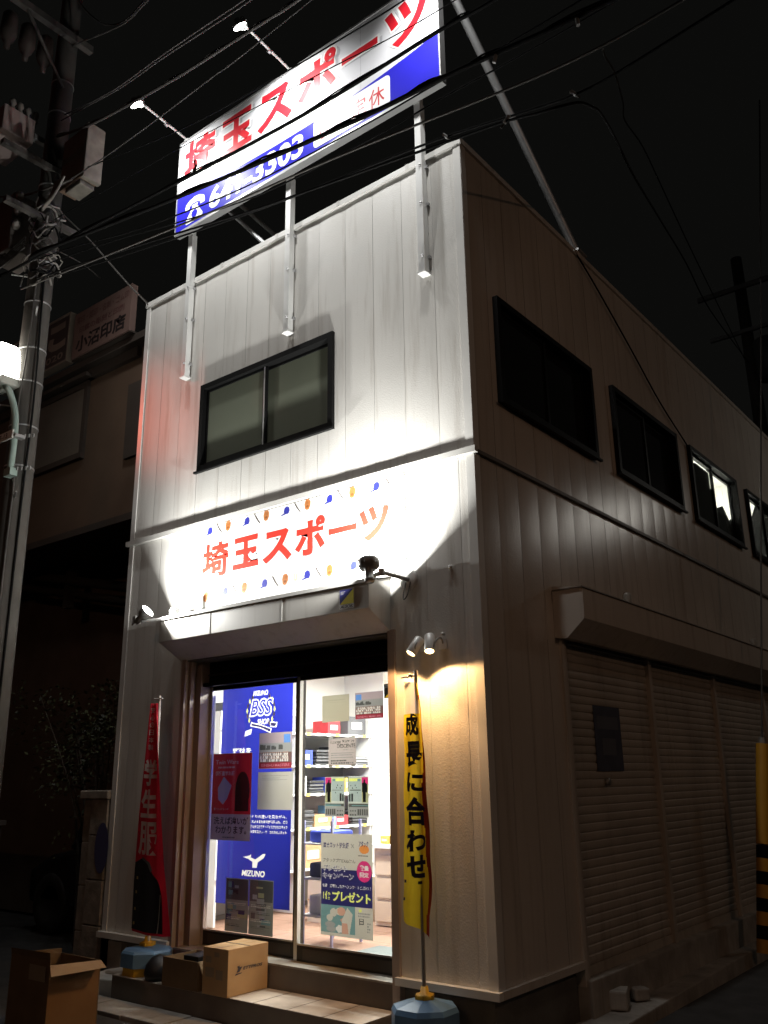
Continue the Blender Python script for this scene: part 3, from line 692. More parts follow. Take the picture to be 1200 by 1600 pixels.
def d_fly(b, L, x0, x1, z0, z1, sd):
    F, G, H = L(1), L(2), L(3); r = random.Random(sd); W_, h = x1-x0, z1-z0
    pal = (k_dgrey, k_grey, k_teal, k_olive, k_dred, k_blk, k_navy, k_grey, k_dgrey)
    b.rect(x0+.006, x1-.006, z0+h*.6, z1-.006, F, k_dgrey)
    for k in range(16):
        u = x0+W_*r.uniform(.03, .6); v = z0+h*r.uniform(.04, .85); b.rect(u, min(u+W_*r.uniform(.15, .45), x1-.005), v, min(v+h*r.uniform(.03, .12), z1-.005), (F, G, H)[k % 3], r.choice(pal))
    for k in range(4): scribble(b, L(3.6), x0+W_*.08, x1-W_*.1, z0+h*(.1+.13*k), z0+h*(.16+.13*k), 2, (k_dgrey, paper)[k % 2], .4, sd+k)
poster('flyer', -2.655, -2.392, .435, .825, LY, tp('flyer_a', (.24, .24, .20)), 'dark printed flyer at the bottom left of the left door', lambda b, L: d_fly(b, L, -2.655, -2.392, .435, .825, 5), 'flyer', 'posters on the shop doors')
poster('flyer', -2.384, -2.117, .435, .828, LY, tp('flyer_b', (.2, .2, .17)), 'dark colourful flyer just right of the bottom left flyer', lambda b, L: d_fly(b, L, -2.384, -2.117, .435, .828, 11), 'flyer', 'posters on the shop doors')
poster('paper_notice', -1.573, -1.30, 1.982, 2.18, RY, paper_g, 'blank olive paper at the top of the right door', lambda b, L: scribble(b, L(1), -1.54, -1.33, 2.12, 2.15, 2, tp('faint', (.32, .30, .22)), .25, 9), 'notice', 'posters on the shop doors')
poster('team_photo_poster', -1.242, -.972, 1.988, 2.182, RY, tp('base2', (.34, .30, .33)), 'team photo poster at the top right of the right door', lambda b, L: d_photo(b, L, -1.239, -.975, 1.991, 2.179, True), group='posters on the shop doors')
def d_st(b, L): b.flat([(-.964, 2.13), (-.88, 2.13), (-.88, 2.19)], L(1), tp('amber', (.4, .25, .02))); scribble(b, L(1), -.958, -.91, 2.20, 2.22, 2, k_grey, .4, 2)
poster('security_sticker', -.966, -.845, 2.127, 2.228, RY, k_blk, 'small black and amber sticker at the right edge of the right door', d_st, 'sticker')
def d_desc(b, L):
    F = L(1); b.text('UNIFORM ORDER', F, -1.488, -1.385, 1.822, 1.84, k_dgrey, .02, .2); b.text('受注受付中', F, -1.37, -1.25, 1.83, 1.847, k_dgrey, .01)
    b.text('DESCENTE', F, -1.42, -1.242, 1.79, 1.818, k_dgrey, .02); b.text('ブランド', F, -1.36, -1.27, 1.768, 1.782, k_grey, .01)
    scribble(b, F, -1.48, -1.26, 1.715, 1.76, 3, k_grey, .45, 3); scribble(b, F, -1.48, -1.26, 1.672, 1.71, 2, k_dgrey, .5, 6)
poster('paper_notice', -1.505, -1.237, 1.663, 1.86, RY, pink_g, 'grey printed uniform notice taped in the middle of the right door', d_desc, 'notice', 'posters on the shop doors')
b = MB()
for u, v in ((-1.50, 1.855), (-1.28, 1.858), (-1.505, 1.652), (-1.28, 1.654)): b.box(u, u+.04, RY-.0012, RY-.0004, v, v+.018, k_white)
tag(b.build('paper_tape'), 'white tape tabs on the corners of the grey uniform notice', 'tape')
def d_uni(b, L, x0, x1, z0, z1, flip):
    F, G, H = L(1), L(2), L(3); w, h = x1-x0, z1-z0
    X = (lambda q: x1-q*w) if flip else (lambda q: x0+q*w)
    def rc(a, c, v0, v1, Fm, m): b.rect(min(X(a), X(c)), max(X(a), X(c)), z0+v0*h, z0+v1*h, Fm, m)
    rc(0, .32, .82, 1, F, k_mag); rc(0, .32, .35, .82, F, k_olive); rc(.34, 1, .38, .98, F, tp('pale_teal', (.30, .36, .34))); rc(.36, .98, .9, .97, G, k_lime); rc(.38, .55, .90, .96, H, k_teal)
    for a, c, v0, v1 in ((.08, .3, .62, .86), (.16, .22, .84, .93), (.12, .26, .36, .63), (.04, .1, .6, .82)): rc(a, c, v0, v1, G, k_blk)
    for a, c, v0, v1 in ((.78, .86, .38, .58), (.9, .98, .38, .56)): rc(a, c, v0, v1, G, k_blk)
    rc(.38, .95, .655, .675, G, k_dgrey)
    for a, v in ((.66, .79), (.88, .78), (.6, .73), (.55, .6), (.8, .72)): b.disc(X(a), z0+v*h, w*.025, h*.018, G, k_blk, 8)
    rc(0, 1, .24, .32, F, k_dgrey); rc(.0, .85, .26, .29, G, k_teal); rc(0, 1, .0, .23, F, k_grey)
    for k in range(5): rc(.02+.11*k, .1+.11*k, .03, .18, G, k_dgrey)
    for k in range(4): rc(.62+.09*k, .67+.09*k, .02, .06, H, k_blk); rc(.62+.09*k, .67+.09*k, .12, .16, H, k_dgrey)
poster('flyer', -1.539, -1.349, 1.305, 1.585, RY, tp('uni_a', (.42, .45, .40)), 'left uniform flyer of the right door, black suit on its left edge', lambda b, L: d_uni(b, L, -1.536, -1.352, 1.31, 1.582, False), 'flyer', 'posters on the shop doors')
poster('flyer', -1.310, -1.121, 1.305, 1.583, RY, tp('uni_b', (.42, .45, .40)), 'right uniform flyer of the right door, black suit on its right edge', lambda b, L: d_uni(b, L, -1.307, -1.124, 1.31, 1.580, True), 'flyer', 'posters on the shop doors')
def d_camp(b, L):
    F, G, H = L(1), L(2), L(3); x0, x1 = -1.572, -1.092
    b.text('富士ヨット学生服', F, x0+.02, x0+.265, 1.092, 1.13, k_navy, .02, .15); b.text('×', F, x0+.285, x0+.315, 1.095, 1.125, k_grey)
    b.disc(-1.165, 1.09, .045, .03, F, tp('orange', (.55, .2, .05)), 16); b.text('アタック', G, -1.215, -1.125, 1.105, 1.145, k_navy, .03, .2); scribble(b, F, -1.22, -1.125, 1.04, 1.055, 1, k_dgrey, .6, 4)
    b.text('アタックプロEX石けん', F, x0+.02, x0+.325, .995, 1.02, k_dgrey, .005)
    b.rect(x0, x1, .712, .95, F, k_navy)
    b.text('プレゼント', G, x0+.02, x0+.25, .935, .98, paper_w, .055); b.text('プレゼント', H, x0+.025, x0+.245, .94, .975, k_navy, .005)
    b.text('キャンペーン', G, x0+.015, x0+.31, .88, .925, paper_w, .055); b.text('キャンペーン', H, x0+.02, x0+.305, .884, .921, k_navy, .005)
    b.disc(-1.165, .945, .068, .07, H, k_mag, 28); b.text('数量', L(4), -1.205, -1.125, .95, .985, paper_w, .03); b.text('限定', L(4), -1.205, -1.125, .905, .94, paper_w, .03)
    b.text('制服一式購入した方へアンケートご記入で！', G, x0+.015, x1-.015, .825, .848, paper_w, .015)
    b.text('1個', G, x0+.02, x0+.095, .745, .80, k_lime, .03); b.text('プレゼント', G, x0+.11, x1-.015, .738, .805, k_lime, .035)
    b.rect(x0, x0+.32, .53, .71, F, k_teal); r = random.Random(3)
    for k in range(9):
        u, v = x0+r.uniform(.03, .26), r.uniform(.55, .69); b.disc(u, v, r.uniform(.02, .05), r.uniform(.012, .03), (G, H)[k % 2], (paper, paper_w, k_grey, k_skin)[k % 4], 9)
    b.flat([(x0+.2, .53), (x0+.27, .53), (x0+.3, .66), (x0+.25, .7), (x0+.2, .62)], H, paper); b.flat([(x0+.2, .53), (x0+.26, .53), (x0+.25, .6), (x0+.2, .6)], L(4), k_skin)
    b.text('日', F, x1-.12, x1-.08, .60, .64, k_dgrey, .02); scribble(b, F, x1-.13, x1-.02, .645, .68, 2, k_grey, .6, 8); b.disc(x1-.11, .69, .014, .012, F, k_lime, 8); scribble(b, F, x1-.05, x1-.02, .55, .62, 4, k_grey, .5, 2)
poster('poster', -1.575, -1.09, .51, 1.19, RY, paper, 'beige and navy gift campaign poster low on the right door', d_camp, group='posters on the shop doors')

# ------------------------------------------------------------------ goods inside
t = thing('shelf_unit', 'white wall shelves full of goods along the left inside wall', 'shelf', (-3.55, 2.0, .33))
for z in (2.03, 1.71, 1.43, 1.10, .72): b = MB(); b.box(-3.77, -3.36, .75, 2.97, z-.02, z, shelf_m); b.build('shelf_board', t)
b = MB()
for y in (.76, 1.78, 2.95): b.box(-3.77, -3.38, y-.012, y+.012, .33, 2.2, shelf_m)
b.box(-3.772, -3.768, .75, 2.97, .33, 2.03, M('shelf_back', (.25, .25, .25), .8)); b.build('shelf_upright', t)
GC = {'grey': (.10, .10, .11), 'black': (.02, .02, .022), 'blue': (.04, .07, .42), 'red': (.5, .03, .04), 'white': (.72, .72, .70), 'tan': (.42, .26, .13), 'green': (.05, .3, .18), 'sky blue': (.15, .35, .62), 'pink': (.5, .2, .25), 'yellow': (.6, .5, .12)}
def gm(c): return M('goods_'+c.replace(' ', '_'), GC[c], .6, var=.15, vscale=8)
LV = {'top': 2.03, 'second': 1.71, 'third': 1.43, 'fourth': 1.10, 'bottom': .72}
def carton(c, lv, y, w, h, dp, nth):
    z = LV[lv]; b = MB(); x1 = -3.37-random.uniform(0, .05); b.box(x1-dp, x1, y, y+w, z+.001, z+h, gm(c)); b.box(x1+.0005, x1+.002, y+w*.2, y+w*.7, z+h*.35, z+h*.75, gm('white') if c != 'white' else gm('grey'))
    tag(b.build('goods_box', bevel=.004), f'{c} box {nth} of the {lv} wall shelf inside the shop', 'box', 'boxes on the wall shelves')
def garment(c, lv, y, w, h, nth):
    z = LV[lv]; b = MB(); n = max(2, int(h/.03)); x1 = -3.39
    for k in range(n):
        j = random.uniform(-.012, .012); b.box(x1-.28+j, x1+j, y+random.uniform(0, .015), y+w+random.uniform(-.015, .0), z+.001+k*h/n, z+(k+.9)*h/n, gm(c) if k % 3 else gm('grey' if c != 'grey' else 'black'))
    tag(b.build('folded_clothes', bevel=.008), f'stack of {c} clothes {nth} of the {lv} shelf inside the shop', 'clothes', 'folded clothes on the wall shelves')
carton('blue', 'second', 1.86, .17, .15, .25, 'at the left end'); garment('grey', 'second', 2.07, .33, .16, 'beside the blue box'); garment('black', 'second', 2.42, .26, .20, 'in the middle'); garment('white', 'second', 2.71, .22, .09, 'at the right end')
carton('white', 'third', 1.84, .10, .17, .2, 'at the left end'); garment('grey', 'third', 1.97, .24, .13, 'near the left end'); carton('blue', 'third', 2.24, .16, .16, .2, 'near the middle'); carton('pink', 'third', 2.43, .12, .15, .2, 'right of the middle'); garment('black', 'third', 2.60, .30, .17, 'at the right end')
garment('black', 'fourth', 1.84, .22, .17, 'at the left end'); carton('tan', 'fourth', 2.09, .28, .12, .26, 'with a low lid'); carton('red', 'fourth', 2.40, .22, .10, .2, 'in the middle'); garment('grey', 'fourth', 2.66, .27, .15, 'at the right end')
carton('tan', 'bottom', 1.90, .36, .22, .26, 'at the left end'); carton('white', 'bottom', 2.36, .40, .24, .26, 'at the right end')
for lv, y, c, w, h, nth in (('top', .86, 'grey', .34, .26, 'over the left door end'), ('top', 1.25, 'white', .4, .2, 'beside the grey one'), ('second', .84, 'tan', .3, .2, 'over the left door end'), ('third', .83, 'tan', .34, .16, 'over the left door end'), ('fourth', .85, 'grey', .3, .2, 'next to the upright'), ('bottom', .84, 'red', .35, .25, 'over the left door end')): carton(c, lv, y, w, h, .26, nth)
# counter with drawers and cartons
t = thing('counter', 'pale shop counter with drawers seen low through the right door', 'counter', (-1.7, 1.7, .33))
cream_c = M('counter_cream', (.62, .53, .43), .5)
b = MB(); b.box(-2.28, -1.2, 1.66, 2.2, .33, .97, cream_c); b.build('cabinet', t)
b = MB(); b.box(-2.32, -1.15, 1.60, 2.25, .971, 1.0, shelf_m); b.build('counter_top', t)
for k in range(3): b = MB(); b.box(-2.25, -1.25, 1.64, 1.659, .37+k*.19, .53+k*.19, M('drawer_front', (.58, .46, .35), .5)); b.box(-1.85, -1.72, 1.62, 1.639, .46+k*.19, .475+k*.19, dark_cast); b.build('drawer', t)
b = MB(); b.box(-2.45, -1.1, 2.5, 2.54, .33, 1.55, room_w)
tag(b.build('shop_partition'), 'white low partition behind the counter', 'partition')
def small(name, label, cat, fn):
    b = MB(); fn(b); tag(b.build(name, bevel=.004), label, cat)
small('red_cup', 'red and clear cup standing on the shop counter', 'cup', lambda b: b.lathe((-2.12, 1.75, 1.001), (0,0,1), [(0, .025), (.09, .032), (.09, .03), (.005, .02), (.005, 0)], gm('red'), 14))
small('calculator', 'small black calculator lying on the shop counter', 'calculator', lambda b: b.box(-1.98, -1.84, 1.68, 1.78, 1.001, 1.03, gm('black')))
small('carton', 'blue carton with a white chevron on the counter behind the flyers', 'box', lambda b: (b.box(-2.26, -2.08, 1.9, 2.1, 1.001, 1.16, gm('blue')), b.box(-2.24, -2.12, 1.898, 1.8995, 1.05, 1.12, gm('white'))))
small('cash_register', 'dark grey cash register at the right of the counter', 'register', lambda b: (b.box(-1.75, -1.4, 1.85, 2.15, 1.001, 1.12, gm('grey')), b.box(-1.72, -1.45, 1.98, 2.12, 1.121, 1.28, gm('black'))))
small('shopping_bag', 'sky blue shopping bag on the counter', 'bag', lambda b: b.box(-2.05, -1.9, 1.95, 2.08, 1.001, 1.2, gm('sky blue')))
small('tray', 'tan tray on the counter beside the cash register', 'tray', lambda b: b.box(-1.88, -1.78, 1.72, 1.98, 1.031, 1.06, gm('tan')))
for k, (c, x, y, w, d, h, lab) in enumerate((('pink', -2.2, 2.02, .14, .12, .16, 'pink box at the back left of the counter'), ('white', -1.95, 2.12, .2, .1, .24, 'tall white box at the back of the counter'), ('green', -1.62, 1.68, .1, .1, .13, 'green tub at the front right of the counter'), ('yellow', -2.24, 1.7, .09, .1, .07, 'yellow packet at the front left corner of the counter'), ('grey', -1.36, 1.7, .16, .2, .09, 'grey tray at the right end of the counter'))):
    z = 1.001; b = MB(); b.box(x, x+w, y, y+d, z, z+h, gm(c)); b.box(x+w*.15, x+w*.8, y-.0015, y-.0003, z+h*.3, z+h*.7, gm('white' if c != 'white' else 'red')); tag(b.build('goods_box', bevel=.004), lab, 'box', 'goods on the counter')
for k, (c, y, z, w, h, lab) in enumerate((('sky blue', 2.36, 1.101, .05, .2, 'sky blue packet standing on the fourth wall shelf'), ('white', 2.93, 1.101, .03, .22, 'white card standing at the right end of the fourth wall shelf'), ('yellow', 2.56, 1.431, .035, .15, 'yellow packet on the third wall shelf'), ('red', 2.27, 2.031, .2, .14, 'red box on top of the wall shelves'), ('grey', 2.6, 2.031, .3, .2, 'grey carton on top of the wall shelves'))):
    b = MB(); b.box(-3.62, -3.40, y, y+w, z, z+h, gm(c)); b.box(-3.3995, -3.398, y+w*.2, y+w*.8, z+h*.3, z+h*.7, gm('white' if c != 'white' else 'blue')); tag(b.build('goods_box', bevel=.003), lab, 'box', 'boxes on the wall shelves')
b = MB()
for z in (2.03, 1.71, 1.43, 1.10):
    for k in range(7): b.box(-3.3595, -3.357, 1.9+k*.15, 1.96+k*.15, z-.026, z+.004, gm('white') if k % 3 else gm('yellow'))
b.build('price_tag', bpy.data.objects['shelf_unit'])
t = thing('display_rack', 'white wire rack of blue bags just inside the right door', 'rack', (-1.98, .75, .33))
b = MB()
for x, y in ((-2.15, .6), (-1.85, .6), (-2.15, .95), (-1.85, .95)): b.tube([(x, y, .33), (x, y, 1.25)], .012, M('lavender_post', (.38, .38, .62), .4))
b.build('rack_post', t)
for z in (.55, .82, 1.08): b = MB(); b.box(-2.17, -1.83, .58, .97, z-.012, z, shelf_m); b.build('rack_shelf', t)
for z, c, h in ((1.081, 'blue', .09), (.821, 'grey', .11), (.551, 'white', .14)):
    b = MB(); b.box(-2.12, -1.88, .63, .9, z, z+h, gm(c)); tag(b.build('bag', bevel=.02), f'{c} bag lying on the wire rack inside the right door', 'bag', 'bags on the wire rack')
b = MB(); b.box(-1.62, -.9, .42, .9, .3225, .332, M('door_mat', (.16, .18, .18), .95, bump=.6, bscale=120)); tag(b.build('door_mat'), 'grey door mat on the red shop floor', 'mat')
small('stacked_cartons', 'pale carton standing on the red floor left of the counter', 'box', lambda b: (b.box(-2.95, -2.45, 1.5, 2.0, .323, .70, cream_c), b.box(-2.95, -2.45, 1.498, 1.4995, .5, .52, gm('tan'))))

# ------------------------------------------------------------------ banner flags
def flag_base(t, x, y, z, r, h, blue, yel=True):
    b = MB(); n = 8; a0 = math.pi/8
    def ring(rr, zz): return [(x+rr*math.cos(a0+k*math.pi/4), y+rr*math.sin(a0+k*math.pi/4), zz) for k in range(n)]
    rs = [ring(r, z+h*(.30 if yel else 0)), ring(r, z+h*.78), ring(r*.93, z+h*.86), ring(r*.25, z+h*.97), ring(0.001, z+h*.98)]
    for a, c in zip(rs, rs[1:]): b.add(a+c, [(k, (k+1) % n, n+(k+1) % n, n+k) for k in range(n)], blue)
    b.build('water_tank', t)
    ym = M('yellow_plastic', (.55, .33, .02), .45)
    if yel:
        b = MB(); q = [ring(r*.90, z), ring(r*.90, z+h*.30)]
        b.add(q[0]+q[1], [(k, (k+1) % n, n+(k+1) % n, n+k) for k in range(n)], ym); b.add(q[0], [tuple(range(n))], ym); b.build('tank_skirt', t)
    b = MB(); b.lathe((x, y, z+h*.95), (0,0,1), [(0, .055), (.02, .058), (.03, .05), (.035, .028), (.07, .022), (.07, 0)], ym, 12)
    for k in range(6): a = k*math.pi/3; b.box(x+.05*math.cos(a)-.008, x+.05*math.cos(a)+.008, y+.05*math.sin(a)-.008, y+.05*math.sin(a)+.008, z+h*.95, z+h*.95+.028, ym)
    b.build('cap', t)
blue_pl = M('blue_plastic', (.10, .20, .34), .45, var=.12, vscale=6)
red_cl = M('red_cloth', (.55, .012, .03), .75, var=.1, vscale=5, trans=.25); yel_cl = M('yellow_cloth', (.78, .62, .04), .75, var=.1, vscale=5, trans=.45); cl_white = M('cloth_white_print', (.75, .73, .68), .75, trans=.4); cl_blk = M('cloth_black_print', (.012, .011, .013), .8); cl_nav = M('cloth_navy_print', (.022, .018, .06), .75); cl_red = M('cloth_red_print', (.50, .05, .02), .75)
def interp(tab, v):
    for a, c in zip(tab, tab[1:]):
        if v <= c[0]: q = (v-a[0])/(c[0]-a[0]); q = max(0, min(1, q)); return [lerp(a[k], c[k], q) for k in range(1, len(a))]
    return list(tab[-1][1:])
# red flag, hanging folded in front of the left wall
t = thing('banner_flag', 'red banner flag with white letters and a black school uniform, left of the door', 'banner flag', (-3.05, -.19, .156), 'banner flags beside the entrance')
RT = [(0, -3.112, -3.035), (.15, -3.135, -3.0), (.5, -3.175, -2.90), (.72, -3.185, -2.83), (1, -3.176, -2.71)]
def FR(d):
    def F(u, v):
        a, c = interp(RT, v); z = 2.195-1.74*v
        return (lerp(a, c, u), -.25-.018*math.sin(u*6.5+.6)*(1-.35*v)-.006*math.sin(u*15+v*2)-d, z-.02*math.sin(u*3)*v)
    return F
b = MB(); F = FR(0); nu, nv = 30, 40
vs = [F(i/nu, j/nv) for j in range(nv+1) for i in range(nu+1)]
b.add(vs, [(j*(nu+1)+i, j*(nu+1)+i+1, (j+1)*(nu+1)+i+1, (j+1)*(nu+1)+i) for j in range(nv) for i in range(nu)], red_cl, True)
clo = b.build('cloth', t)
b = MB(); G = lambda u, v: FR(.004)(u, 1-v); G2 = lambda u, v: FR(.007)(u, 1-v)
for ch, v0, v1, u0, u1 in (('学', .625, .745, .12, .68), ('生', .485, .61, .10, .66), ('服', .325, .468, .10, .70)): b.text(ch, G, u0, u1, v0, v1, cl_white, .022 if ch == '服' else .036, 0, True)
for k, ch in enumerate('安心の日本製'): b.text(ch, G, .22, .5, .955-k*.034, .98-k*.034, cl_white, .0)
# uniform: dense strips so the print follows the cloth
def patch(poly, Fm, m, n=14):
    zs = [p[1] for p in poly]; z0, z1 = min(zs), max(zs)
    def span(z):
        xs = []
        for a, c in zip(poly, poly[1:]+poly[:1]):
            if (a[1]-z)*(c[1]-z) <= 0 and a[1] != c[1]: xs.append(a[0]+(c[0]-a[0])*(z-a[1])/(c[1]-a[1]))
        return (min(xs), max(xs)) if xs else None
    rows = []
    for k in range(n+1):
        z = lerp(z0+1e-5, z1-1e-5, k/n); sp = span(z)
        if sp: rows.append([Fm(lerp(sp[0], sp[1], i/16), z) for i in range(17)])
    for a, c in zip(rows, rows[1:]): b.add(a+c, [(i, i+1, 17+i+1, 17+i) for i in range(16)], m, True)
patch([(.0, .01), (.80, .01), (.86, .15), (.80, .20), (.62, .235), (.52, .25), (.45, .295), (.22, .31), (.02, .29), (.0, .2)], G, cl_blk)
patch([(.60, .01), (.63, .01), (.83, .165), (.80, .165)], G2, cl_white, 8); patch([(.50, .255), (.55, .262), (.48, .30), (.24, .318), (.23, .308), (.43, .293)], G2, M('cloth_grey_print', (.10, .10, .10), .8), 6)
for k, v in enumerate((.22, .16, .09, .03)):
    patch([(.10-.02*k, v), (.14-.02*k, v), (.14-.02*k, v+.012), (.10-.02*k, v+.012)], G2, M('brass_print', (.35, .25, .08), .5), 2)
b.build('lettering', clo)
b = MB(); b.tube([(-3.05, -.19, .32), (-3.072, -.205, 2.26)], .011, white_st, 8); b.tube([(-3.12, -.225, 2.235), (-3.02, -.215, 2.235)], .006, white_st, 6); b.build('pole', t)
flag_base(t, -3.07, -.185, .157, .20, .20, blue_pl)
# yellow flag right of the door
t = thing('banner_flag', 'yellow banner flag with dark letters hanging folded right of the door', 'banner flag', (-.365, -.25, 0), 'banner flags beside the entrance')
YT = [(0, -.42, -.355), (.15, -.425, -.315), (.4, -.43, -.290), (.7, -.44, -.268), (.85, -.45, -.262), (.93, -.46, -.27), (1, -.45, -.285)]
def FY(d):
    def F(u, v):
        a, c = interp(YT, v); z = 2.165-1.42*v
        return (lerp(a, c, u)+.004*math.sin(v*23), -.285-.035*math.sin(u*5.2+.3+v*.8)-.006*math.sin(u*13+v*5)-d, z+.03*math.sin(v*9)*u*.4-(.10*u if v > .98 else 0))
    return F
b = MB(); F = FY(0); nu, nv = 26, 48
vs = [F(i/nu, j/nv) for j in range(nv+1) for i in range(nu+1)]
for j in range(nv):
    for i in range(nu):
        v = j/nv; m_ = cl_white if v < .13 and i < 20 else (cl_red if i > 18+int(3*math.sin(v*9)) and .06 < v else yel_cl)
        b.add([vs[q] for q in (j*(nu+1)+i, j*(nu+1)+i+1, (j+1)*(nu+1)+i+1, (j+1)*(nu+1)+i)], [(0,1,2,3)], m_, True)
clo = b.build('cloth', t)
b = MB(); G = lambda u, v: FY(.005)(u, 1-v)
for ch, v0, v1, u0, u1 in (('成', .755, .855, .22, .70), ('長', .625, .735, .18, .76), ('に', .525, .605, .22, .74), ('合', .385, .505, .14, .78), ('わ', .275, .365, .16, .74), ('せ', .165, .26, .2, .72)): b.text(ch, G, u0, u1, v0, v1, cl_nav, .045, 0, True)
for u, v in ((.05, .15), (.45, .14), (.03, .08)): b.rect(u, u+.1, v, v+.012, G, cl_nav)
b.build('lettering', clo)
b = MB(); b.tube([(-.358, -.25, .34), (-.365, -.25, 2.24)], .012, M('flag_pole_steel', (.40, .38, .34), .4, .5), 8); b.tube([(-.47, -.27, 2.2), (-.36, -.25, 2.21), (-.35, -.25, 2.21)], .006, galv, 6); b.tube(smooth_path([(-.385, -.26, 2.19), (-.39, -.28, 2.215), (-.40, -.29, 2.19)]), .005, dark_cast, 5); b.build('pole', t)
flag_base(t, -.356, -.25, 0.001, .205, .335, blue_pl, False)

# ------------------------------------------------------------------ boxes by the step
t = thing('cardboard_box', 'closed cardboard box with printed logo standing on the step before the door', 'box', (-2.0, -.15, .156), 'cardboard boxes by the entrance')
rz = R(-2); p0 = (-1.912, -.392)
b = MB(); b.box(-2.172, -1.912, -.392, .0-.012, .158, .455, card); bb = b.build('carton', t, bevel=.004)
b = MB(); b.box(-2.172, -1.912, -.20, -.185, .4552, .4562, M('box_slit', (.05, .035, .02), .9)); b.box(-2.06, -2.02, -.395, -.012, .4554, .4560, M('packing_tape', (.48, .33, .17), .35))
b.build('lid_seam', t)
b = MB(); FX = lambda u, v: (-1.9085, u, v)
b.text('ETTPROS', FX, -.255, -.07, .312, .332, M('box_print', (.07, .06, .07), .6), .03, .2)
b.flat([(-.315, .30), (-.285, .305), (-.262, .335), (-.288, .333), (-.285, .343), (-.31, .34), (-.30, .325), (-.308, .312)], FX, MATS['box_print']); b.flat([(-.33, .285), (-.27, .292), (-.262, .298), (-.32, .296)], FX, MATS['box_print'])
FY2 = lambda u, v: (u, -.3955, v)
for u0, u1, v0, v1 in ((-2.14, -2.08, .36, .40), (-2.05, -2.0, .40, .43), (-2.14, -2.05, .27, .33), (-2.03, -1.96, .26, .32)): b.rect(u0, u1, v0, v1, FY2, M('box_label', (.34, .26, .17), .7))
b.build('printing', t)
t = thing('cardboard_box', 'low open cardboard box holding black things, left of the closed box', 'box', (-2.45, -.25, .156), 'cardboard boxes by the entrance')
b = MB(); x0, x1, y0, y1, z0, z1 = -2.62, -2.235, -.385, -.07, .158, .345
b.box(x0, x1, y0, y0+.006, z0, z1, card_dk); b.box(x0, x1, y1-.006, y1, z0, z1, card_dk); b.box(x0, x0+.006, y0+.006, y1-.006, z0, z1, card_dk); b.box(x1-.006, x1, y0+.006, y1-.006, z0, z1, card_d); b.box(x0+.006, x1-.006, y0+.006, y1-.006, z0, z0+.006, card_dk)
b.build('carton', t)
b = MB(); b.add([(x1, y0+.01, z1), (x1, y1, z1), (x1+.06, y1-.01, z1-.13), (x1+.06, y0+.02, z1-.13)], [(0,1,2,3)], card_d); b.build('flap', t)
small('black_bag', 'black bag stuffed in the low open cardboard box', 'bag', lambda b: b.box(-2.42, -2.26, -.36, -.10, .17, .372, M('black_vinyl', (.010, .010, .012), .5)))
b = MB(); b.lathe((-2.80, -.27, .158), (0,0,1), [(0, .001), (0, .10), (.04, .115), (.10, .10), (.15, .06), (.17, .0)], M('black_vinyl', (.010, .010, .012), .5), 14)
tag(b.build('black_bag'), 'round black bag on the step beside the blue flag base', 'bag')
# big open box on the road
t = thing('cardboard_box', 'large open cardboard box standing on the road at the bottom left', 'box', (-2.8, -1.05, -.03), 'cardboard boxes by the entrance')
b = MB()
A, B_, C_, D_ = Vector((-3.20, -1.245, 0)), Vector((-2.72, -1.24, 0)), Vector((-2.60, -.93, 0)), Vector((-3.08, -.93, 0))
up = Vector((0, 0, .435)); dn = Vector((0, 0, -.029))
def wallq(a, c, h, m):
    nrm = (c-a).cross(Vector((0,0,1))).normalized()*.006
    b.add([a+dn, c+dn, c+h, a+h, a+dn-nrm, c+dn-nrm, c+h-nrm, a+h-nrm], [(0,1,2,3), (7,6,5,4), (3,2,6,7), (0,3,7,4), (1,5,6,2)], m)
wallq(A, B_, up, card_dk); wallq(B_, C_, up*.93, M('lit_cardboard', (.25, .14, .06), .8)); wallq(C_, D_, up*.93, card_dk); wallq(D_, A, up, card_dk)  # right wall in a brighter copy, its light put into the cardboard colour
b.build('carton', t)
b = MB()
b.add([B_+up*.93, C_+up*.93, C_+up*.93+Vector((.11, -.03, -.03)), B_+up*.93+Vector((.10, -.05, -.05))], [(0,1,2,3)], card_d); b.add([A+up, B_+up, B_+up+Vector((.02, -.02, .05)), A+up+Vector((.02, -.02, .04))], [(0,1,2,3)], card_dk); b.build('flap', t)
b = MB(); e = (B_-A); nn = Vector((e.y, -e.x, 0)).normalized()*.008
q = [A+e*.52+nn+Vector((0,0,.30)), A+e*.93+nn+Vector((0,0,.30)), A+e*.93+nn+Vector((0,0,.395)), A+e*.52+nn+Vector((0,0,.395))]; b.add(q, [(0,1,2,3)], M('pale_label', (.30, .24, .17), .7)); b.build('label', t)

# rubble and blocks at the left foot of the wall
b = MB(); b.box(-3.80, -3.62, -.03, .16, -.03, .30, concrete); b.box(-3.62, -3.5, .01, .12, -.03, .20, concrete)
tag(b.build('concrete_block', bevel=.008), 'pale concrete block under the left corner of the shop wall', 'block')
b = MB(); b.prismz([(-3.62, -.40), (-3.27, -.30), (-3.26, .02), (-3.55, .02), (-3.7, -.1)], -.03, .10, concrete); b.prismz([(-3.55, -.22), (-3.28, -.12), (-3.28, .0), (-3.5, .0)], .101, .135, concrete)
b.mats = [M('pale_concrete', (.52, .49, .44), .9, var=.25, vscale=6, bump=.4, bscale=40)]; tag(b.build('broken_slab', bevel=.01), 'pale broken concrete slab between the step and the gate post', 'slab')

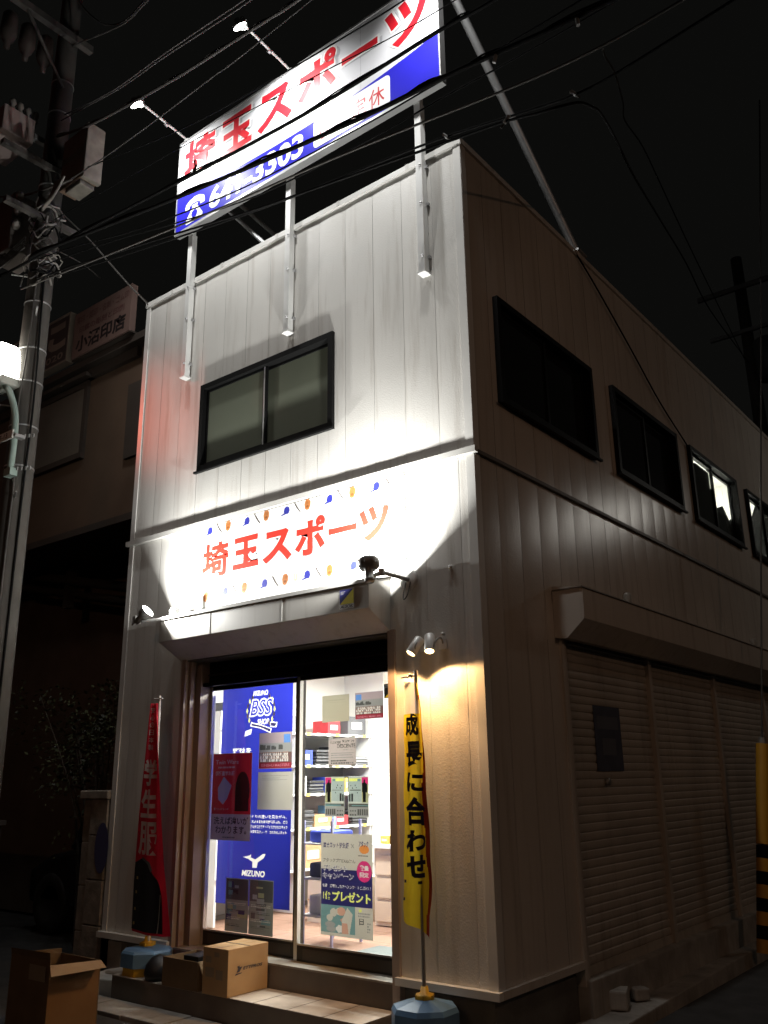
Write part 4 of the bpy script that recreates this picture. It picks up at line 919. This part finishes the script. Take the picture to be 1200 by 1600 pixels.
# ------------------------------------------------------------------ gate post, wall, bush, car (left)
t = thing('gate_post', 'worn stone gate post with a blue disc beside the shop wall', 'gate post', (-4.15, .1, 0))
stone = M('worn_stone', (.22, .19, .155), .9, var=.35, vscale=9, bump=.6, bscale=50)
b = MB()
for k in range(4): b.box(-4.33, -4.205, -.01, .30, -.03+k*.365, .335+k*.365-.008, stone); b.box(-4.198, -3.95, -.03, .30, -.03+k*.365+(.06 if k else 0), .335+min(k*.365+.06, 1.095)-.008, stone)
b.box(-4.33, -3.95, .0, .29, -.03, 1.42, stone); b.build('pillar', t, bevel=.006)
b = MB(); b.box(-4.36, -3.935, -.05, .33, 1.425, 1.50, stone); b.build('cap_stone', t, bevel=.012)
b = MB(); b.disc(-3.99, 1.02, .10, .21, FB(.034), M('blue_disc', (.06, .06, .14), .6), 24); b.build('round_plate', t)
t = thing('garden_wall', 'dark low garden wall running left from the gate post', 'wall', (-7, .2, 0))
b = MB(); b.box(-12, -6.2, .1, .25, -.03, 1.15, M('dark_block_wall', (.06, .05, .042), .9, var=.3)); b.build('wall_body', t)
b = MB(); b.box(-12, -6.18, .06, .29, 1.151, 1.20, M('wall_coping', (.10, .08, .07), .9)); b.build('coping', t)
# bush
t = thing('shrub', 'dark leafy shrub in front of the brown neighbouring house', 'shrub', (-5.5, .9, 0))
leafm = M('leaf_green', (.075, .085, .04), .7, var=.5, vscale=14, spec=.2)
leaf2 = M('leaf_dark', (.030, .036, .016), .55, var=.4, vscale=10)
b = MB(); rnd = random.Random(5); stems = MB(); bark = M('bark', (.08, .06, .045), .9)
for k in range(16):
    a = rnd.uniform(0, 6.28); r0 = rnd.uniform(.4, 1.1); tx, ty, tz = -5.5+r0*math.cos(a)*1.1, .9+r0*.55*math.sin(a), rnd.uniform(1.7, 2.75)
    stems.tube(smooth_path([(-5.5+.1*math.cos(a), .9+.1*math.sin(a), -.03), ((-5.5*2+tx)/3+.05, (.9*2+ty)/3, tz*.5), (tx, ty, tz)], 4), .022, bark, 6, r1=.005)
    for _ in range(9):
        cx, cy, cz = tx+rnd.gauss(0, .22), ty+rnd.gauss(0, .18), tz-abs(rnd.gauss(0, .35))
        for _ in range(22):
            p = Vector((cx+rnd.gauss(0, .09), cy+rnd.gauss(0, .09), cz+rnd.gauss(0, .08))); d = Vector((rnd.gauss(0, 1), rnd.gauss(0, 1), rnd.gauss(.1, .6))).normalized(); e = d.orthogonal().normalized()
            L_ = rnd.uniform(.03, .065); b.add([p, p+d*L_*.5+e*L_*.24, p+d*L_, p+d*L_*.5-e*L_*.24], [(0,1,2,3)], leafm if rnd.random() < .6 else leaf2)
b.build('crown', t); stems.build('trunk', t)
# car nose in the dark driveway
t = thing('parked_car', 'dark parked car half hidden at the left edge beside the gate', 'car', (-5.6, 1.9, 0))
carp = M('dark_car_paint', (.02, .018, .02), .2, spec=.6); b = MB()
prof = [(-6.9, .28), (-6.92, .62), (-6.5, .80), (-5.9, .90), (-5.1, .95), (-4.72, .88), (-4.62, .55), (-4.66, .28)]
b.prism(prof, 1.05, 2.75, carp); body = b.build('body', t, bevel=.05)
b = MB(); b.prism([(-6.4, .84), (-6.1, 1.32), (-5.4, 1.36), (-4.9, .95)], 1.2, 2.6, carp); b.build('cabin', t, bevel=.05)
b = MB(); b.prism([(-6.1, .96), (-5.95, 1.27), (-5.45, 1.29), (-5.1, .97)], 1.19, 1.199, dark_pane); b.build('side_window', t)
for x in (-6.45, -5.05): b = MB(); b.lathe((x, 1.05, .29), (0,1,0), [(0, 0), (0, .18), (-.02, .2), (-.02, .30), (.0, .315), (.18, .315)], M('tyre_rubber', (.012, .012, .012), .8), 24); b.build('wheel', t)
b = MB(); b.lathe((-4.66, 1.3, .66), (1,0,0), [(-.05, .08), (.02, .075), (.03, 0)], M('headlamp_glass', (.4, .4, .4), .1), 14); b.build('headlight', t)

# ------------------------------------------------------------------ neighbouring house with signs
t = thing('neighbouring_house', 'dim brown two storey seal shop to the left of the sports shop', 'house', (-8, .5, 0))
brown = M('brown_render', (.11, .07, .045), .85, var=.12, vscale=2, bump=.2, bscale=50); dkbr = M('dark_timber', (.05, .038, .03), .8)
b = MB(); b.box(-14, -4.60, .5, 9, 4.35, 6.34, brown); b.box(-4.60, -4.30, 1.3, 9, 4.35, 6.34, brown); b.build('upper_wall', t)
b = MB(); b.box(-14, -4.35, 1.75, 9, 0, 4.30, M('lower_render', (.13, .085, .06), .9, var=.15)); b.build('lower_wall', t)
b = MB(); b.box(-14, -4.35, .35, 9, 6.345, 6.43, dkbr); b.box(-14, -4.7, .44, .499, 6.22, 6.34, dkbr); b.build('roof', t)
b = MB(); b.box(-14, -4.59, .47, 1.8, 4.27, 4.35, dkbr); b.build('overhang', t)
b = MB(); b.tube([(-8.2, 1.2, 4.33), (-5.55, 1.2, 3.76)], .06, dkbr, 8); b.tube([(-8.2, 1.3, 4.16), (-5.55, 1.3, 3.6)], .05, dkbr, 8); b.box(-7.0, -6.9, 1.2, 1.3, 3.7, 4.27, dkbr); b.build('canopy_beam', t)
b = MB(); x0, x1, z0, z1 = -6.95, -5.68, 5.22, 6.22
b.box(x0, x1, .46, .499, z1-.07, z1, dkbr); b.box(x0, x1, .44, .499, z0, z0+.07, dkbr); b.box(x1-.07, x1, .46, .499, z0+.07, z1-.07, dkbr); b.box(x0, x0+.07, .46, .499, z0+.07, z1-.07, dkbr); b.box(x0-.1, x1+.1, .36, .499, z1+.0, z1+.05, dkbr)
wn = b.build('window', t)
b = MB(); b.box(x0+.07, x1-.07, .485, .495, z0+.07, z1-.07, M('dim_shutter', (.15, .14, .115), .5)); b.build('pane', wn)
b = MB(); b.box(-4.85, -4.55, .46, .499, 5.0, 5.9, dkbr); b.build('side_shutter', t)
t = thing('seal_shop_sign', 'dim beige signboard with dark shop name on the neighbouring roof', 'sign', (-5.5, .3, 6.6), 'signboards on the neighbouring roof')
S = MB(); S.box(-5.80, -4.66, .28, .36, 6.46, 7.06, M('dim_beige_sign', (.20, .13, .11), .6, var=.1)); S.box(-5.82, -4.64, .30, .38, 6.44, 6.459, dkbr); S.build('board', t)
b = MB(); F = lambda u, v: (u, .2775, v); ink = M('sign_ink', (.02, .016, .016), .6); ink2 = M('sign_ink_faded', (.12, .05, .05), .6)
b.text('小沼印店', F, -5.73, -4.74, 6.51, 6.72, ink, .035); b.text('実印・認印・名刺・ゴム印', F, -5.75, -4.71, 6.90, 7.0, ink2, .01); b.text('印鑑の彫刻と印刷', F, -5.68, -4.78, 6.76, 6.85, ink2, .01); b.build('lettering', t)
b = MB(); b.box(-5.7, -5.64, .38, 1.2, 6.47, 6.53, dkbr); b.box(-4.8, -4.74, .38, 1.2, 6.47, 6.53, dkbr); b.tube([(-4.72, .38, 7.0), (-4.6, 1.3, 6.5)], .02, dkbr); b.build('bracket', t)
t = thing('seal_shop_sign', 'dim dark signboard with big pale kana, partly behind the utility pole', 'sign', (-7, .3, 6.6), 'signboards on the neighbouring roof')
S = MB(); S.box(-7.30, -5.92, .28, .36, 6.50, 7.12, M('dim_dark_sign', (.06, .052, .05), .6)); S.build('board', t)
b = MB(); pale = M('pale_sign_ink', (.26, .21, .17), .6)
for k, ch in enumerate('はんこ'): b.text(ch, F, -7.22+k*.43, -7.22+k*.43+.39, 6.70, 7.06, pale, .07)
b.text('0120-2020', F, -7.1, -6.0, 6.55, 6.64, pale, .02); b.build('lettering', t)
b = MB(); b.box(-7.32, -5.90, .27, .37, 7.121, 7.145, pale); b.box(-7.32, -5.90, .27, .37, 6.475, 6.499, pale); b.box(-5.919, -5.90, .27, .37, 6.50, 7.12, pale); b.build('frame', t)

# ------------------------------------------------------------------ utility pole (left) and its gear
PX, PY = -4.32, -1.0
t = thing('utility_pole', 'grey concrete utility pole hung with cables at the left edge', 'utility pole', (PX, PY, -.03))
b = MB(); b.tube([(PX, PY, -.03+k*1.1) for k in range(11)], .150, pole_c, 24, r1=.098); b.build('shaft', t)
b = MB()
for z in (4.35, 4.75, 5.2, 5.55, 6.05, 6.5, 7.4, 8.3, 8.7): r = .150-.052*z/11; b.lathe((PX, PY, z), (0,0,1), [(0, r+.002), (.0, r+.005), (.016, r+.005), (.016, r+.002)], galv, 24)
for k, z in enumerate((3.6, 4.05, 5.0, 5.9, 6.4, 6.9)): b.tube([(PX+.1, PY-.06, z), (PX+.26, PY-.14, z)] if k % 2 else [(PX-.1, PY-.06, z), (PX-.2, PY-.2, z)], .009, galv, 6)
b.build('pole_band', t)
b = MB(); a = (.75, -.66)
b.tube(smooth_path([(PX+.75*.145, PY-.66*.145, z) if True else 0 for z in (.5, 2, 3.6, 4.2)]+[(PX+.09, PY-.13, 4.8), (PX+.095, PY-.10, 5.6), (PX+.09, PY-.09, 6.6)]), .008, cable_g, 6)
b.tube(smooth_path([(PX+.145, PY-.02, z) for z in (.5, 2, 4)]+[(PX+.16, PY-.02, 5.0), (PX+.13, PY-.04, 6.4)]), .010, cable, 6)
b.build('riser_cable', t)
b = MB(); old = M('weathered_steel', (.085, .078, .07), .7, .2, var=.25, vscale=9); b.box(-4.20, -4.13, -1.75, -.8, 9.2, 9.28, old); b.tube([(-4.16, -1.55, 9.2), (-4.22, -1.05, 8.6)], .018, old, 8); b.box(-4.26, -4.20, -1.6, -.7, 7.55, 7.61, old); b.box(-4.26, -4.20, -1.5, -.7, 6.95, 7.01, old); b.build('cross_arm', t)
b = MB()
for yy in (-1.65, -1.45, -1.25): b.lathe((-4.30, yy, 9.18), (0,0,-1), [(0, .03), (.05, .075), (.28, .085), (.36, .06), (.40, .03), (.46, .03), (.48, 0)], M('cutout_porcelain', (.06, .048, .042), .5), 14)
b.build('cut_out', t)
t2 = thing('junction_box', 'pinkish grey equipment box on a bracket left of the utility pole', 'box', (-5.1, PY, 8.4), 'boxes hung on the utility pole')
b = MB(); pts = [(-5.62, 8.28), (-5.60, 8.86), (-4.93, 8.62), (-4.93, 8.16)]
bx = M('box_paint', (.34, .27, .25), .6, var=.1)
b.box(-5.0, -4.45, -1.52, -1.18, 7.92, 8.22, bx); b.build('case', t2, bevel=.012)
b = MB()
for k in range(4): b.lathe((-4.50, -1.42+k*.085, 8.22), (0,0,1), [(0, .022), (.03, .03), (.06, .018), (.09, .036), (.13, .03), (.14, 0)], M('pale_porcelain', (.24, .22, .20), .25), 12)
b.build('insulator', t2)
b = MB(); b.box(-4.50, -4.44, -1.18, -1.0, 8.0, 8.06, galv); b.build('bracket', t2)
t2 = thing('junction_box', 'tall rusty edged terminal box on the right of the utility pole', 'box', (-3.85, PY, 7.2), 'boxes hung on the utility pole')
b = MB(); b.box(-4.10, -3.72, -1.03, -.85, 7.26, 7.86, M('brown_box_paint', (.17, .11, .075), .6, var=.2, vscale=5)); b.build('case', t2, bevel=.01)
b = MB(); pm = M('pale_box_paint', (.16, .145, .12), .7, var=.25, vscale=12); b.box(-3.719, -3.66, -1.04, -.84, 7.24, 7.88, pm); b.box(-4.0, -3.74, -1.02, -.86, 7.2, 7.259, pm); b.build('cover', t2, bevel=.012)
b = MB(); gl = M('pale_cable', (.30, .28, .25), .6)
for k in range(6): b.tube(smooth_path([(-3.80-.03*k, PY-.16, 7.22), (-3.78-.03*k, PY-.20, 7.10-.01*k), (-3.90-.03*k, PY-.20, 7.0-.008*k), (-4.12, PY-.17, 6.98+.01*k)]), .012, gl, 6)
b.build('cable_loop', t2)
t2 = thing('junction_box', 'dim grey transformer box low on the left of the utility pole', 'box', (-4.9, PY, 7.0), 'boxes hung on the utility pole')
b = MB(); b.box(-4.98, -4.58, PY-.24, PY+.1, 6.72, 7.38, M('dim_box_paint', (.11, .095, .085), .6, var=.2)); b.build('case', t2, bevel=.015)
b = MB()
for k in range(3): b.lathe((-4.56, PY-.2, 7.30-.17*k), (1,-.4,0), [(0, .03), (.06, .04), (.10, .035), (.12, 0)], M('pale_porcelain', (.24, .22, .20), .25), 12)
b.build('bushing', t2)
b = MB()
for k in range(5): b.tube(smooth_path([(-4.9+.05*k, PY-.2, 6.72), (-4.95+.03*k, PY-.26, 6.55-.02*k), (-4.7, PY-.27, 6.48+.02*k), (-4.42, PY-.15, 6.7+.03*k)]), .009, cable_g, 6)
b.build('cable_loop', t2)
# tangle of strapped cables on the pole
t2 = thing('cable_bundle', 'tangled strapped cables wound round the utility pole', 'cables', (PX, PY, 6.5))
b = MB(); rnd = random.Random(11)
for k in range(26):
    z = rnd.uniform(6.25, 7.15); a = rnd.uniform(-2.6, 0); pts = []
    for j in range(5): aa = a+j*.35; rr = .145+rnd.uniform(0, .05); pts.append((PX+rr*math.cos(aa), PY+rr*math.sin(aa), z+rnd.uniform(-.08, .08)))
    b.tube(smooth_path(pts, 3), rnd.choice((.005, .008, .011)), rnd.choice((cable_g, cable_g, cable, gl)), 5)
b.build('cables', t2)
# street lamp on the pole
t = thing('street_lamp', 'lit white street lamp on a pale green arm on the utility pole', 'street lamp', (-4.05, -1.2, 4.2))
gp = M('pale_green_paint', (.30, .40, .36), .45)
b = MB(); b.tube(smooth_path([(-4.12, -1.19, 4.22), (-4.09, -1.2, 4.5), (-4.12, -1.2, 4.78), (-4.24, -1.21, 5.03), (-4.33, -1.22, 5.13)]), .030, gp, 12); b.box(-4.16, -4.05, -1.225, -1.155, 4.19, 4.26, gp); b.build('arm', t)
b = MB(); b.prism([(-4.52, 5.11), (-4.27, 5.13), (-4.265, 5.21), (-4.53, 5.20)], -1.30, -1.10, M('lamp_base_paint', (.50, .52, .46), .4)); b.build('housing', t, bevel=.02)
b = MB(); prof = [(-4.53, 5.205), (-4.275, 5.215), (-4.285, 5.42), (-4.31, 5.52), (-4.37, 5.585), (-4.45, 5.60), (-4.53, 5.56), (-4.56, 5.4)]
b.prism(prof, -1.29, -1.11, lens_s); b.build('globe', t, bevel=.04)
lamp('light_source', 'POINT', (-4.33, -1.42, 5.35), P_STREET*.1, (1, .97, .86), t, None, .1)
b = MB(); b.box(-4.33, -4.02, -1.26, -1.245, 4.52, 4.60, M('plate_white', (.62, .60, .55), .5)); b.text('07-13', lambda u, v: (u, -1.262, v), -4.28, -4.10, 4.535, 4.585, black_p, .02)
b.box(-4.05, -3.99, -1.245, -1.15, 4.53, 4.56, galv); b.build('number_plate', t)
b = MB()
for z in (4.24, 4.55):
    for k in range(4): b.box(-4.06+.035*k, -4.032+.035*k, -1.17+.02*k, -1.16+.02*k, z, z+.03, galv)
b.build('bracket', t)

# ------------------------------------------------------------------ overhead cables
CB = [
 ('overhead_cable', 'thick black cable crossing between the red letters and blue stripe of the rooftop sign', .013, cable, [(-4.75,-1.2,6.47),(-3.29,-1.2,6.35),(-1.94,-1.2,6.22),(-.5,-1.2,6.1),(.63,-1.2,6.09),(1.01,-1.2,6.06),(1.9,-1.2,6.07),(4,-1.2,6.2)]),
 ('overhead_cable', 'thickest black cable bundle crossing the phone number of the rooftop sign', .016, cable, [(-4.2,-1.2,6.42),(-3.95,-1.25,6.38),(-2.71,-1.25,6.16),(-1.86,-1.25,6.01),(-1.17,-1.25,5.90),(-.45,-1.25,5.79),(.23,-1.25,5.70),(.68,-1.25,5.66),(1.06,-1.25,5.61),(1.57,-1.25,5.54),(2.5,-1.25,5.46),(4,-1.25,5.4)]),
 ('overhead_cable', 'thin black cable over the telephone mark, upper of the thin two', .006, cable, [(-4.2,-1.1,6.5),(-3.54,-1.1,6.36),(-2.74,-1.1,6.15),(-2.07,-1.1,6.02),(-1.2,-1.1,5.89),(-.11,-1.1,5.82),(.58,-1.1,5.81),(1.51,-1.1,5.80),(3.5,-1.1,5.9)]),
 ('overhead_cable', 'thin black cable over the telephone mark, lower of the thin two', .006, cable, [(-4.2,-1.05,6.45),(-3.72,-1.05,6.36),(-2.9,-1.05,6.19),(-2.12,-1.05,6.0),(-1.11,-1.05,5.80),(-.04,-1.05,5.73),(.54,-1.05,5.73),(1.32,-1.05,5.71),(3.2,-1.05,5.72)]),
 ('overhead_cable', 'black service cable below the rooftop sign that bends down over the side street', .009, cable, [(-4.2,-1.1,6.26),(-3.64,-1.15,6.13),(-2.73,-1.15,5.94),(-1.92,-1.15,5.77),(-1.19,-1.15,5.61),(-.54,-1.15,5.49),(.03,-1.15,5.39),(.64,-1.15,5.28),(1.03,-1.15,5.21),(1.25,-1.15,5.15),(1.36,-1.12,5.15),(1.42,-.97,5.25),(1.41,-.76,5.37),(1.35,-.48,5.55),(1.18,.18,5.89),(.88,1.34,6.41),(.47,3.13,7.17),(-.01,5.49,7.99),(-.52,8.16,8.66),(-1.05,12.3,9.5)]),
 ('overhead_cable', 'black cable just below the rooftop sign, lowest of the close pair', .008, cable, [(-4.2,-1.0,6.34),(-3.78,-1.0,6.23),(-2.86,-1.0,6.04),(-1.98,-1.0,5.87),(-1.22,-1.0,5.73),(-.58,-1.0,5.63),(.03,-1.0,5.55),(.54,-1.0,5.47),(1.18,-1.0,5.33),(1.42,-1.0,5.29),(1.78,-1.0,5.30),(3.0,-1.0,5.45)]),
 ('overhead_cable', 'grey cable below the sign crossing the right post', .008, cable_g, [(-4.3,-1.2,6.15),(-2.34,-1.35,5.71),(-1.18,-1.35,5.55),(-.26,-1.35,5.44),(.48,-1.35,5.33),(1.09,-1.35,5.23),(1.59,-1.35,5.17),(2.07,-1.35,5.17),(3.4,-1.35,5.25)]),
 ('overhead_cable', 'upper grey cable of the pair left of the middle floodlight', .007, cable_g, [(-4.25,-1.0,8.3),(-3.85,-1.0,8.2),(-3.3,-1.0,8.09),(-2.61,-1.0,8.05),(-2.14,-1.0,8.01),(-1.75,-1.0,7.97),(-1.41,-1.0,7.94),(-.3,-1,7.9),(2,-1,8.0)]),
 ('overhead_cable', 'lower grey cable of the pair left of the middle floodlight', .007, cable_g, [(-4.25,-1.03,8.2),(-3.79,-1.03,8.12),(-3.15,-1.03,8.0),(-2.56,-1.03,7.96),(-2.1,-1.03,7.91),(-1.67,-1.03,7.86),(-1.3,-1.03,7.83),(-.2,-1.03,7.78),(2,-1.03,7.9)]),
 ('overhead_cable', 'twisted grey cable passing just behind the middle floodlight bulb', .013, cable_g, [(-4.25,-1.05,8.0),(-4.15,-1.05,7.96),(-3.62,-1.05,7.80),(-3.11,-1.05,7.70),(-2.5,-1.05,7.60),(-2.05,-1.05,7.54),(-1.49,-1.05,7.49),(-1.09,-1.05,7.45),(-.75,-1.05,7.42),(.5,-1.05,7.4),(2.5,-1.05,7.5)]),
 ('overhead_cable', 'short sagging grey cable at the top beside the pole, lower strand', .008, cable_g, [(-4.25,-1.0,9.2),(-4.0,-1.0,9.12),(-3.76,-1.0,9.03),(-3.47,-1.0,8.93),(-3.18,-1.0,8.86),(-2.83,-1.0,8.91),(-1.5,-1,9.1)]),
 ('overhead_cable', 'short sagging grey cable at the top beside the pole, upper strand', .007, cable_g, [(-4.25,-1.0,9.9),(-4.15,-1.0,9.74),(-3.93,-1.0,9.44),(-3.63,-1.0,9.11),(-3.35,-1.0,8.93),(-3.13,-1.0,8.90),(-2.87,-1.0,8.96),(-1.5,-1,9.2)]),
 ('overhead_cable', 'thin dark cable passing under the left floodlight', .006, cable_g, [(-4.2,-1.1,7.24),(-3.56,-1.1,7.2),(-3.1,-1.1,7.18),(-2.44,-1.1,7.18),(-1.72,-1.1,7.2),(-1.18,-1.1,7.21),(1.5,-1.1,7.4)]),
 ('overhead_cable', 'grey cable coming in from the left edge to the terminal box', .012, cable_g, [(-6.2,-1.0,8.2),(-5.43,-1.0,7.85),(-4.85,-1.0,7.6),(-4.11,-1.14,7.25),(-3.75,-1.1,7.2)]),
 ('service_cable', 'dim cable dropping from the pole to the top left corner of the shop', .008, cable_g, [(-4.22,-.95,7.15),(-4.02,-.7,6.85),(-3.95,-.5,6.66),(-3.93,-.25,6.5),(-3.90,-.02,6.36)]),
 ('service_cable', 'dim cable dropping from the pole to the beige roof signboard', .006, cable_g, [(-4.3,-.88,6.75),(-4.6,-.4,6.95),(-5.2,.2,7.3)]),
 ('service_cable', 'thin black cable slanting down the upper side wall past the windows', .008, cable, [(.02,1.94,6.36),(.03,2.36,6.15),(.03,3.11,5.77),(.03,3.78,5.41),(.03,4.42,5.16),(.03,4.55,5.1)]),
 ('overhead_cable', 'thin grey cable hanging over the side street at the upper right', .009, cable_g, [(1.0,.62,7.12),(.80,1.2,7.6),(.66,1.78,7.93),(.3,2.93,8.6),(-.1,4.06,9.35),(-.36,5.37,9.95),(-.62,6.75,10.3),(-.82,8.38,10.25),(-.98,10.02,10.1),(-1.12,12.3,9.6)]),
 ('overhead_cable', 'thin grey cable crossing the red letters of the rooftop sign', .004, cable, [(-4.25,-1.0,7.0),(-3.3,-1.0,6.92),(-2.0,-1.0,6.8),(-.5,-1.0,6.62),(.6,-1.0,6.5),(3,-1,6.5)]),
 ('overhead_cable', 'black cable running above the top edge of the rooftop sign', .006, cable, [(-4.25,-1.0,7.5),(-3.3,-1.0,7.27),(-2.0,-1.0,6.98),(-.5,-1.0,6.83),(.6,-1.0,6.78),(3,-1,6.8)]),
]
for nm, lab, r, m, pts in CB:
    b = MB(); P = smooth_path(pts, 5); b.tube(P, r, m, 6)
    if r > .012:
        k = 0.; Q = [p+Vector((0, .012*math.sin(i*1.1), .012*math.cos(i*1.1)+r)) for i, p in enumerate(P)]; b.tube(Q, r*.45, m, 5)
    tag(b.build(nm), lab, 'cable', 'overhead cables')
for lab, c in (('small white cable clip hanging beside the sign brace', (.54, -1.0, 5.46)), ('small pale cable clamp right of the sign brace', (1.06, -1.25, 5.60)), ('small white cable sleeve hanging below the clamp', (1.03, -1.15, 5.20)), ('small grey cable joint at the far right of the cables', (1.42, -1.0, 5.28)), ('small white splice at the top right cable loop', (1.57, -1.25, 5.53))):
    b = MB(); c = Vector(c); d = Vector((random.uniform(-.4, .4), 0, random.choice((-1, .4)))).normalized(); b.tube([c, c+d*.05], .011, M('clip_white', (.5, .5, .5), .5), 8); b.tube([c-d*.03, c], .006, cable_g, 6); tag(b.build('cable_clip'), lab, 'cable clip', 'cable clips')
# far pole and guy wire at the right
t = thing('utility_pole', 'distant dark utility pole rising behind the long side wall', 'utility pole', (-1.05, 12.5, 0))
b = MB(); b.tube([(-1.05, 12.5, k*1.2) for k in range(11)], .16, pole_c, 16, r1=.11); b.build('shaft', t)
b = MB(); b.box(-1.9, -.2, 12.33, 12.40, 11.2, 11.3, galv); b.box(-1.75, -.35, 12.33, 12.40, 10.2, 10.28, galv); b.build('cross_arm', t)
b = MB(); b.lathe((-.65, 12.2, 9.0), (0,0,1), [(0, 0), (0, .25), (.8, .25), (.85, .2), (.85, 0)], M('transformer_paint', (.10, .10, .10), .5), 16); b.build('transformer', t)
t = thing('guy_wire', 'steel guy wire with a yellow guard tube at the right edge', 'guy wire', (.29, 4.08, -.03))
b = MB(); b.tube([(.29, 4.08, 0), (.42, 4.45, 1.84), (.56, 4.84, 3.8), (.80, 5.5, 7.0), (1.05, 6.2, 10.5)], .010, cable_g, 6); b.build('wire', t)
b = MB(); b.tube([(.355, 4.265, .92), (.42, 4.45, 1.84)], .06, M('guard_yellow', (.55, .28, .02), .5), 16); b.build('guard_tube', t)
b = MB()
for k in range(8): p, q = Vector((.29, 4.08, 0)), Vector((.354, 4.262, .91)); b.tube([p.lerp(q, k/8), p.lerp(q, (k+1)/8)], .058, (MATS['guard_yellow'], cable)[k % 2], 16)
b.build('striped_guard', t)
b = MB(); b.tube([(.42, 4.45, 1.84), (.424, 4.462, 1.90)], .035, dark_cast, 10); b.build('guard_clip', t)
# side wall bits
b = MB(); b.box(-.027, -.0245, 1.63, 2.12, 1.60, 2.10, M('dim_blue_sheet', (.05, .055, .085), .6, var=.3, vscale=6)); b.box(-.0243, -.0238, 1.75, 2.0, 1.72, 1.85, M('dim_blue_light', (.09, .095, .12), .6)); b.box(-.0243, -.0238, 1.68, 2.07, 1.92, 2.02, MATS['dim_blue_light'])
tag(b.build('shutter_notice'), 'faded blue notice stuck on the first roller shutter', 'notice')
b = MB(); b.lathe((-.02, 1.77, 1.52), (1,0,0), [(0, .03), (.02, .03), (.02, 0)], dark_cast, 12); tag(b.build('shutter_lock'), 'dark round lock on the first roller shutter under the notice', 'lock')
for y, lab in ((2.0, 'small bracket lamp on the shutter hood near its left end'), (5.45, 'small bracket lamp on the shutter hood beside the guy wire')):
    b = MB(); b.lathe((.19, y, 2.92), (0,0,1), [(0, .03), (.08, .035), (.10, .03), (.11, 0)], M('hood_lamp', (.22, .20, .17), .5), 12); tag(b.build('bracket_lamp'), lab, 'lamp', 'small lamps on the shutter hood')
b = MB(); b.box(.02, .14, 1.35, 1.55, .02, .14, concrete, R(20)); tag(b.build('broken_brick', bevel=.012), 'larger broken brick lying by the shutter threshold', 'brick', 'rubble by the shutter')
b = MB(); b.box(.05, .15, 1.68, 1.8, .02, .10, concrete, R(-35)); tag(b.build('broken_brick', bevel=.012), 'smaller broken brick lying by the shutter threshold', 'brick', 'rubble by the shutter')
b = MB(); b.lathe((-.30, -.007, 2.50), (0,-1,0), [(0, .012), (.02, .01), (.02, 0)], white_st, 8); b.lathe((-.22, -.007, 2.955), (0,-1,0), [(0, .018), (.015, .015), (.015, 0)], white_st, 8)
tag(b.build('wall_stud'), 'small white wall studs above the warm spotlights', 'stud')

# ------------------------------------------------------------------ the street lights that light the side wall and throw the two reflections (out of frame)
def street_light(x, y, h, ax, label, power, col, aim, ang=150):
    t = thing('street_lamp', label, 'street lamp', (x, y, 0))
    b = MB(); b.tube([(x, y, -.03), (x, y, h+.3)], .06, galv, 12); b.tube(smooth_path([(x, y, h), (x+ax*.5, y, h+.3), (x+ax, y, h+.25)]), .03, galv, 8); b.build('post', t)
    b = MB(); b.box(x+ax-.25, x+ax+.25, y-.1, y+.1, h+.22, h+.32, galv); b.build('housing', t, bevel=.02)
    b = MB(); b.box(x+ax-.22, x+ax+.22, y-.08, y+.08, h+.19, h+.219, lens_s); b.build('lens', t)
    lamp('light_source', 'SPOT', (x+ax, y, h+.16), power, col, t, aim, .12, ang, .7)
street_light(4.1, 9.1, 5.75, -1.0, 'street lamp across the side street', P_SIDE, (1, .95, .86), (0, 4.5, 3.2))
street_light(4.5, -13.0, 5.8, -1.0, 'warm street lamp across the front street', P_FAR, (1, .56, .34), (-3.2, 0, .9), 52)
street_light(9.5, 1.0, 5.6, -1.0, 'brownish street lamp further across the side street', P_BROWN, (1, .58, .36), (0, 3.5, 2.8), 90)
t = thing('traffic_signal', 'red traffic signal on a pole down the street to the left', 'traffic signal', (-9, -5.4, 0))
b = MB(); b.tube([(-9.2, -5.4, -.03), (-9.2, -5.4, 7.6)], .08, galv, 12); b.tube([(-9.2, -5.4, 7.4), (-9.2, -3.9, 7.5)], .05, galv, 8); b.build('post', t)
b = MB(); b.box(-9.25, -9.1, -4.75, -3.65, 7.25, 7.65, dark_cast); b.build('housing', t, bevel=.03)
for k in range(3): b = MB(); b.lathe((-9.1, -4.5+k*.35, 7.45), (1,0,0), [(0, .15), (.02, .14), (.03, 0)], lens_r if k == 2 else dark_cast, 18); b.build('lens', t)
lamp('light_source', 'SPOT', (-9.03, -3.8, 7.45), P_RED, (1, .13, .05), t, (-3.62, 0, 5.05), .15, 13, 1)
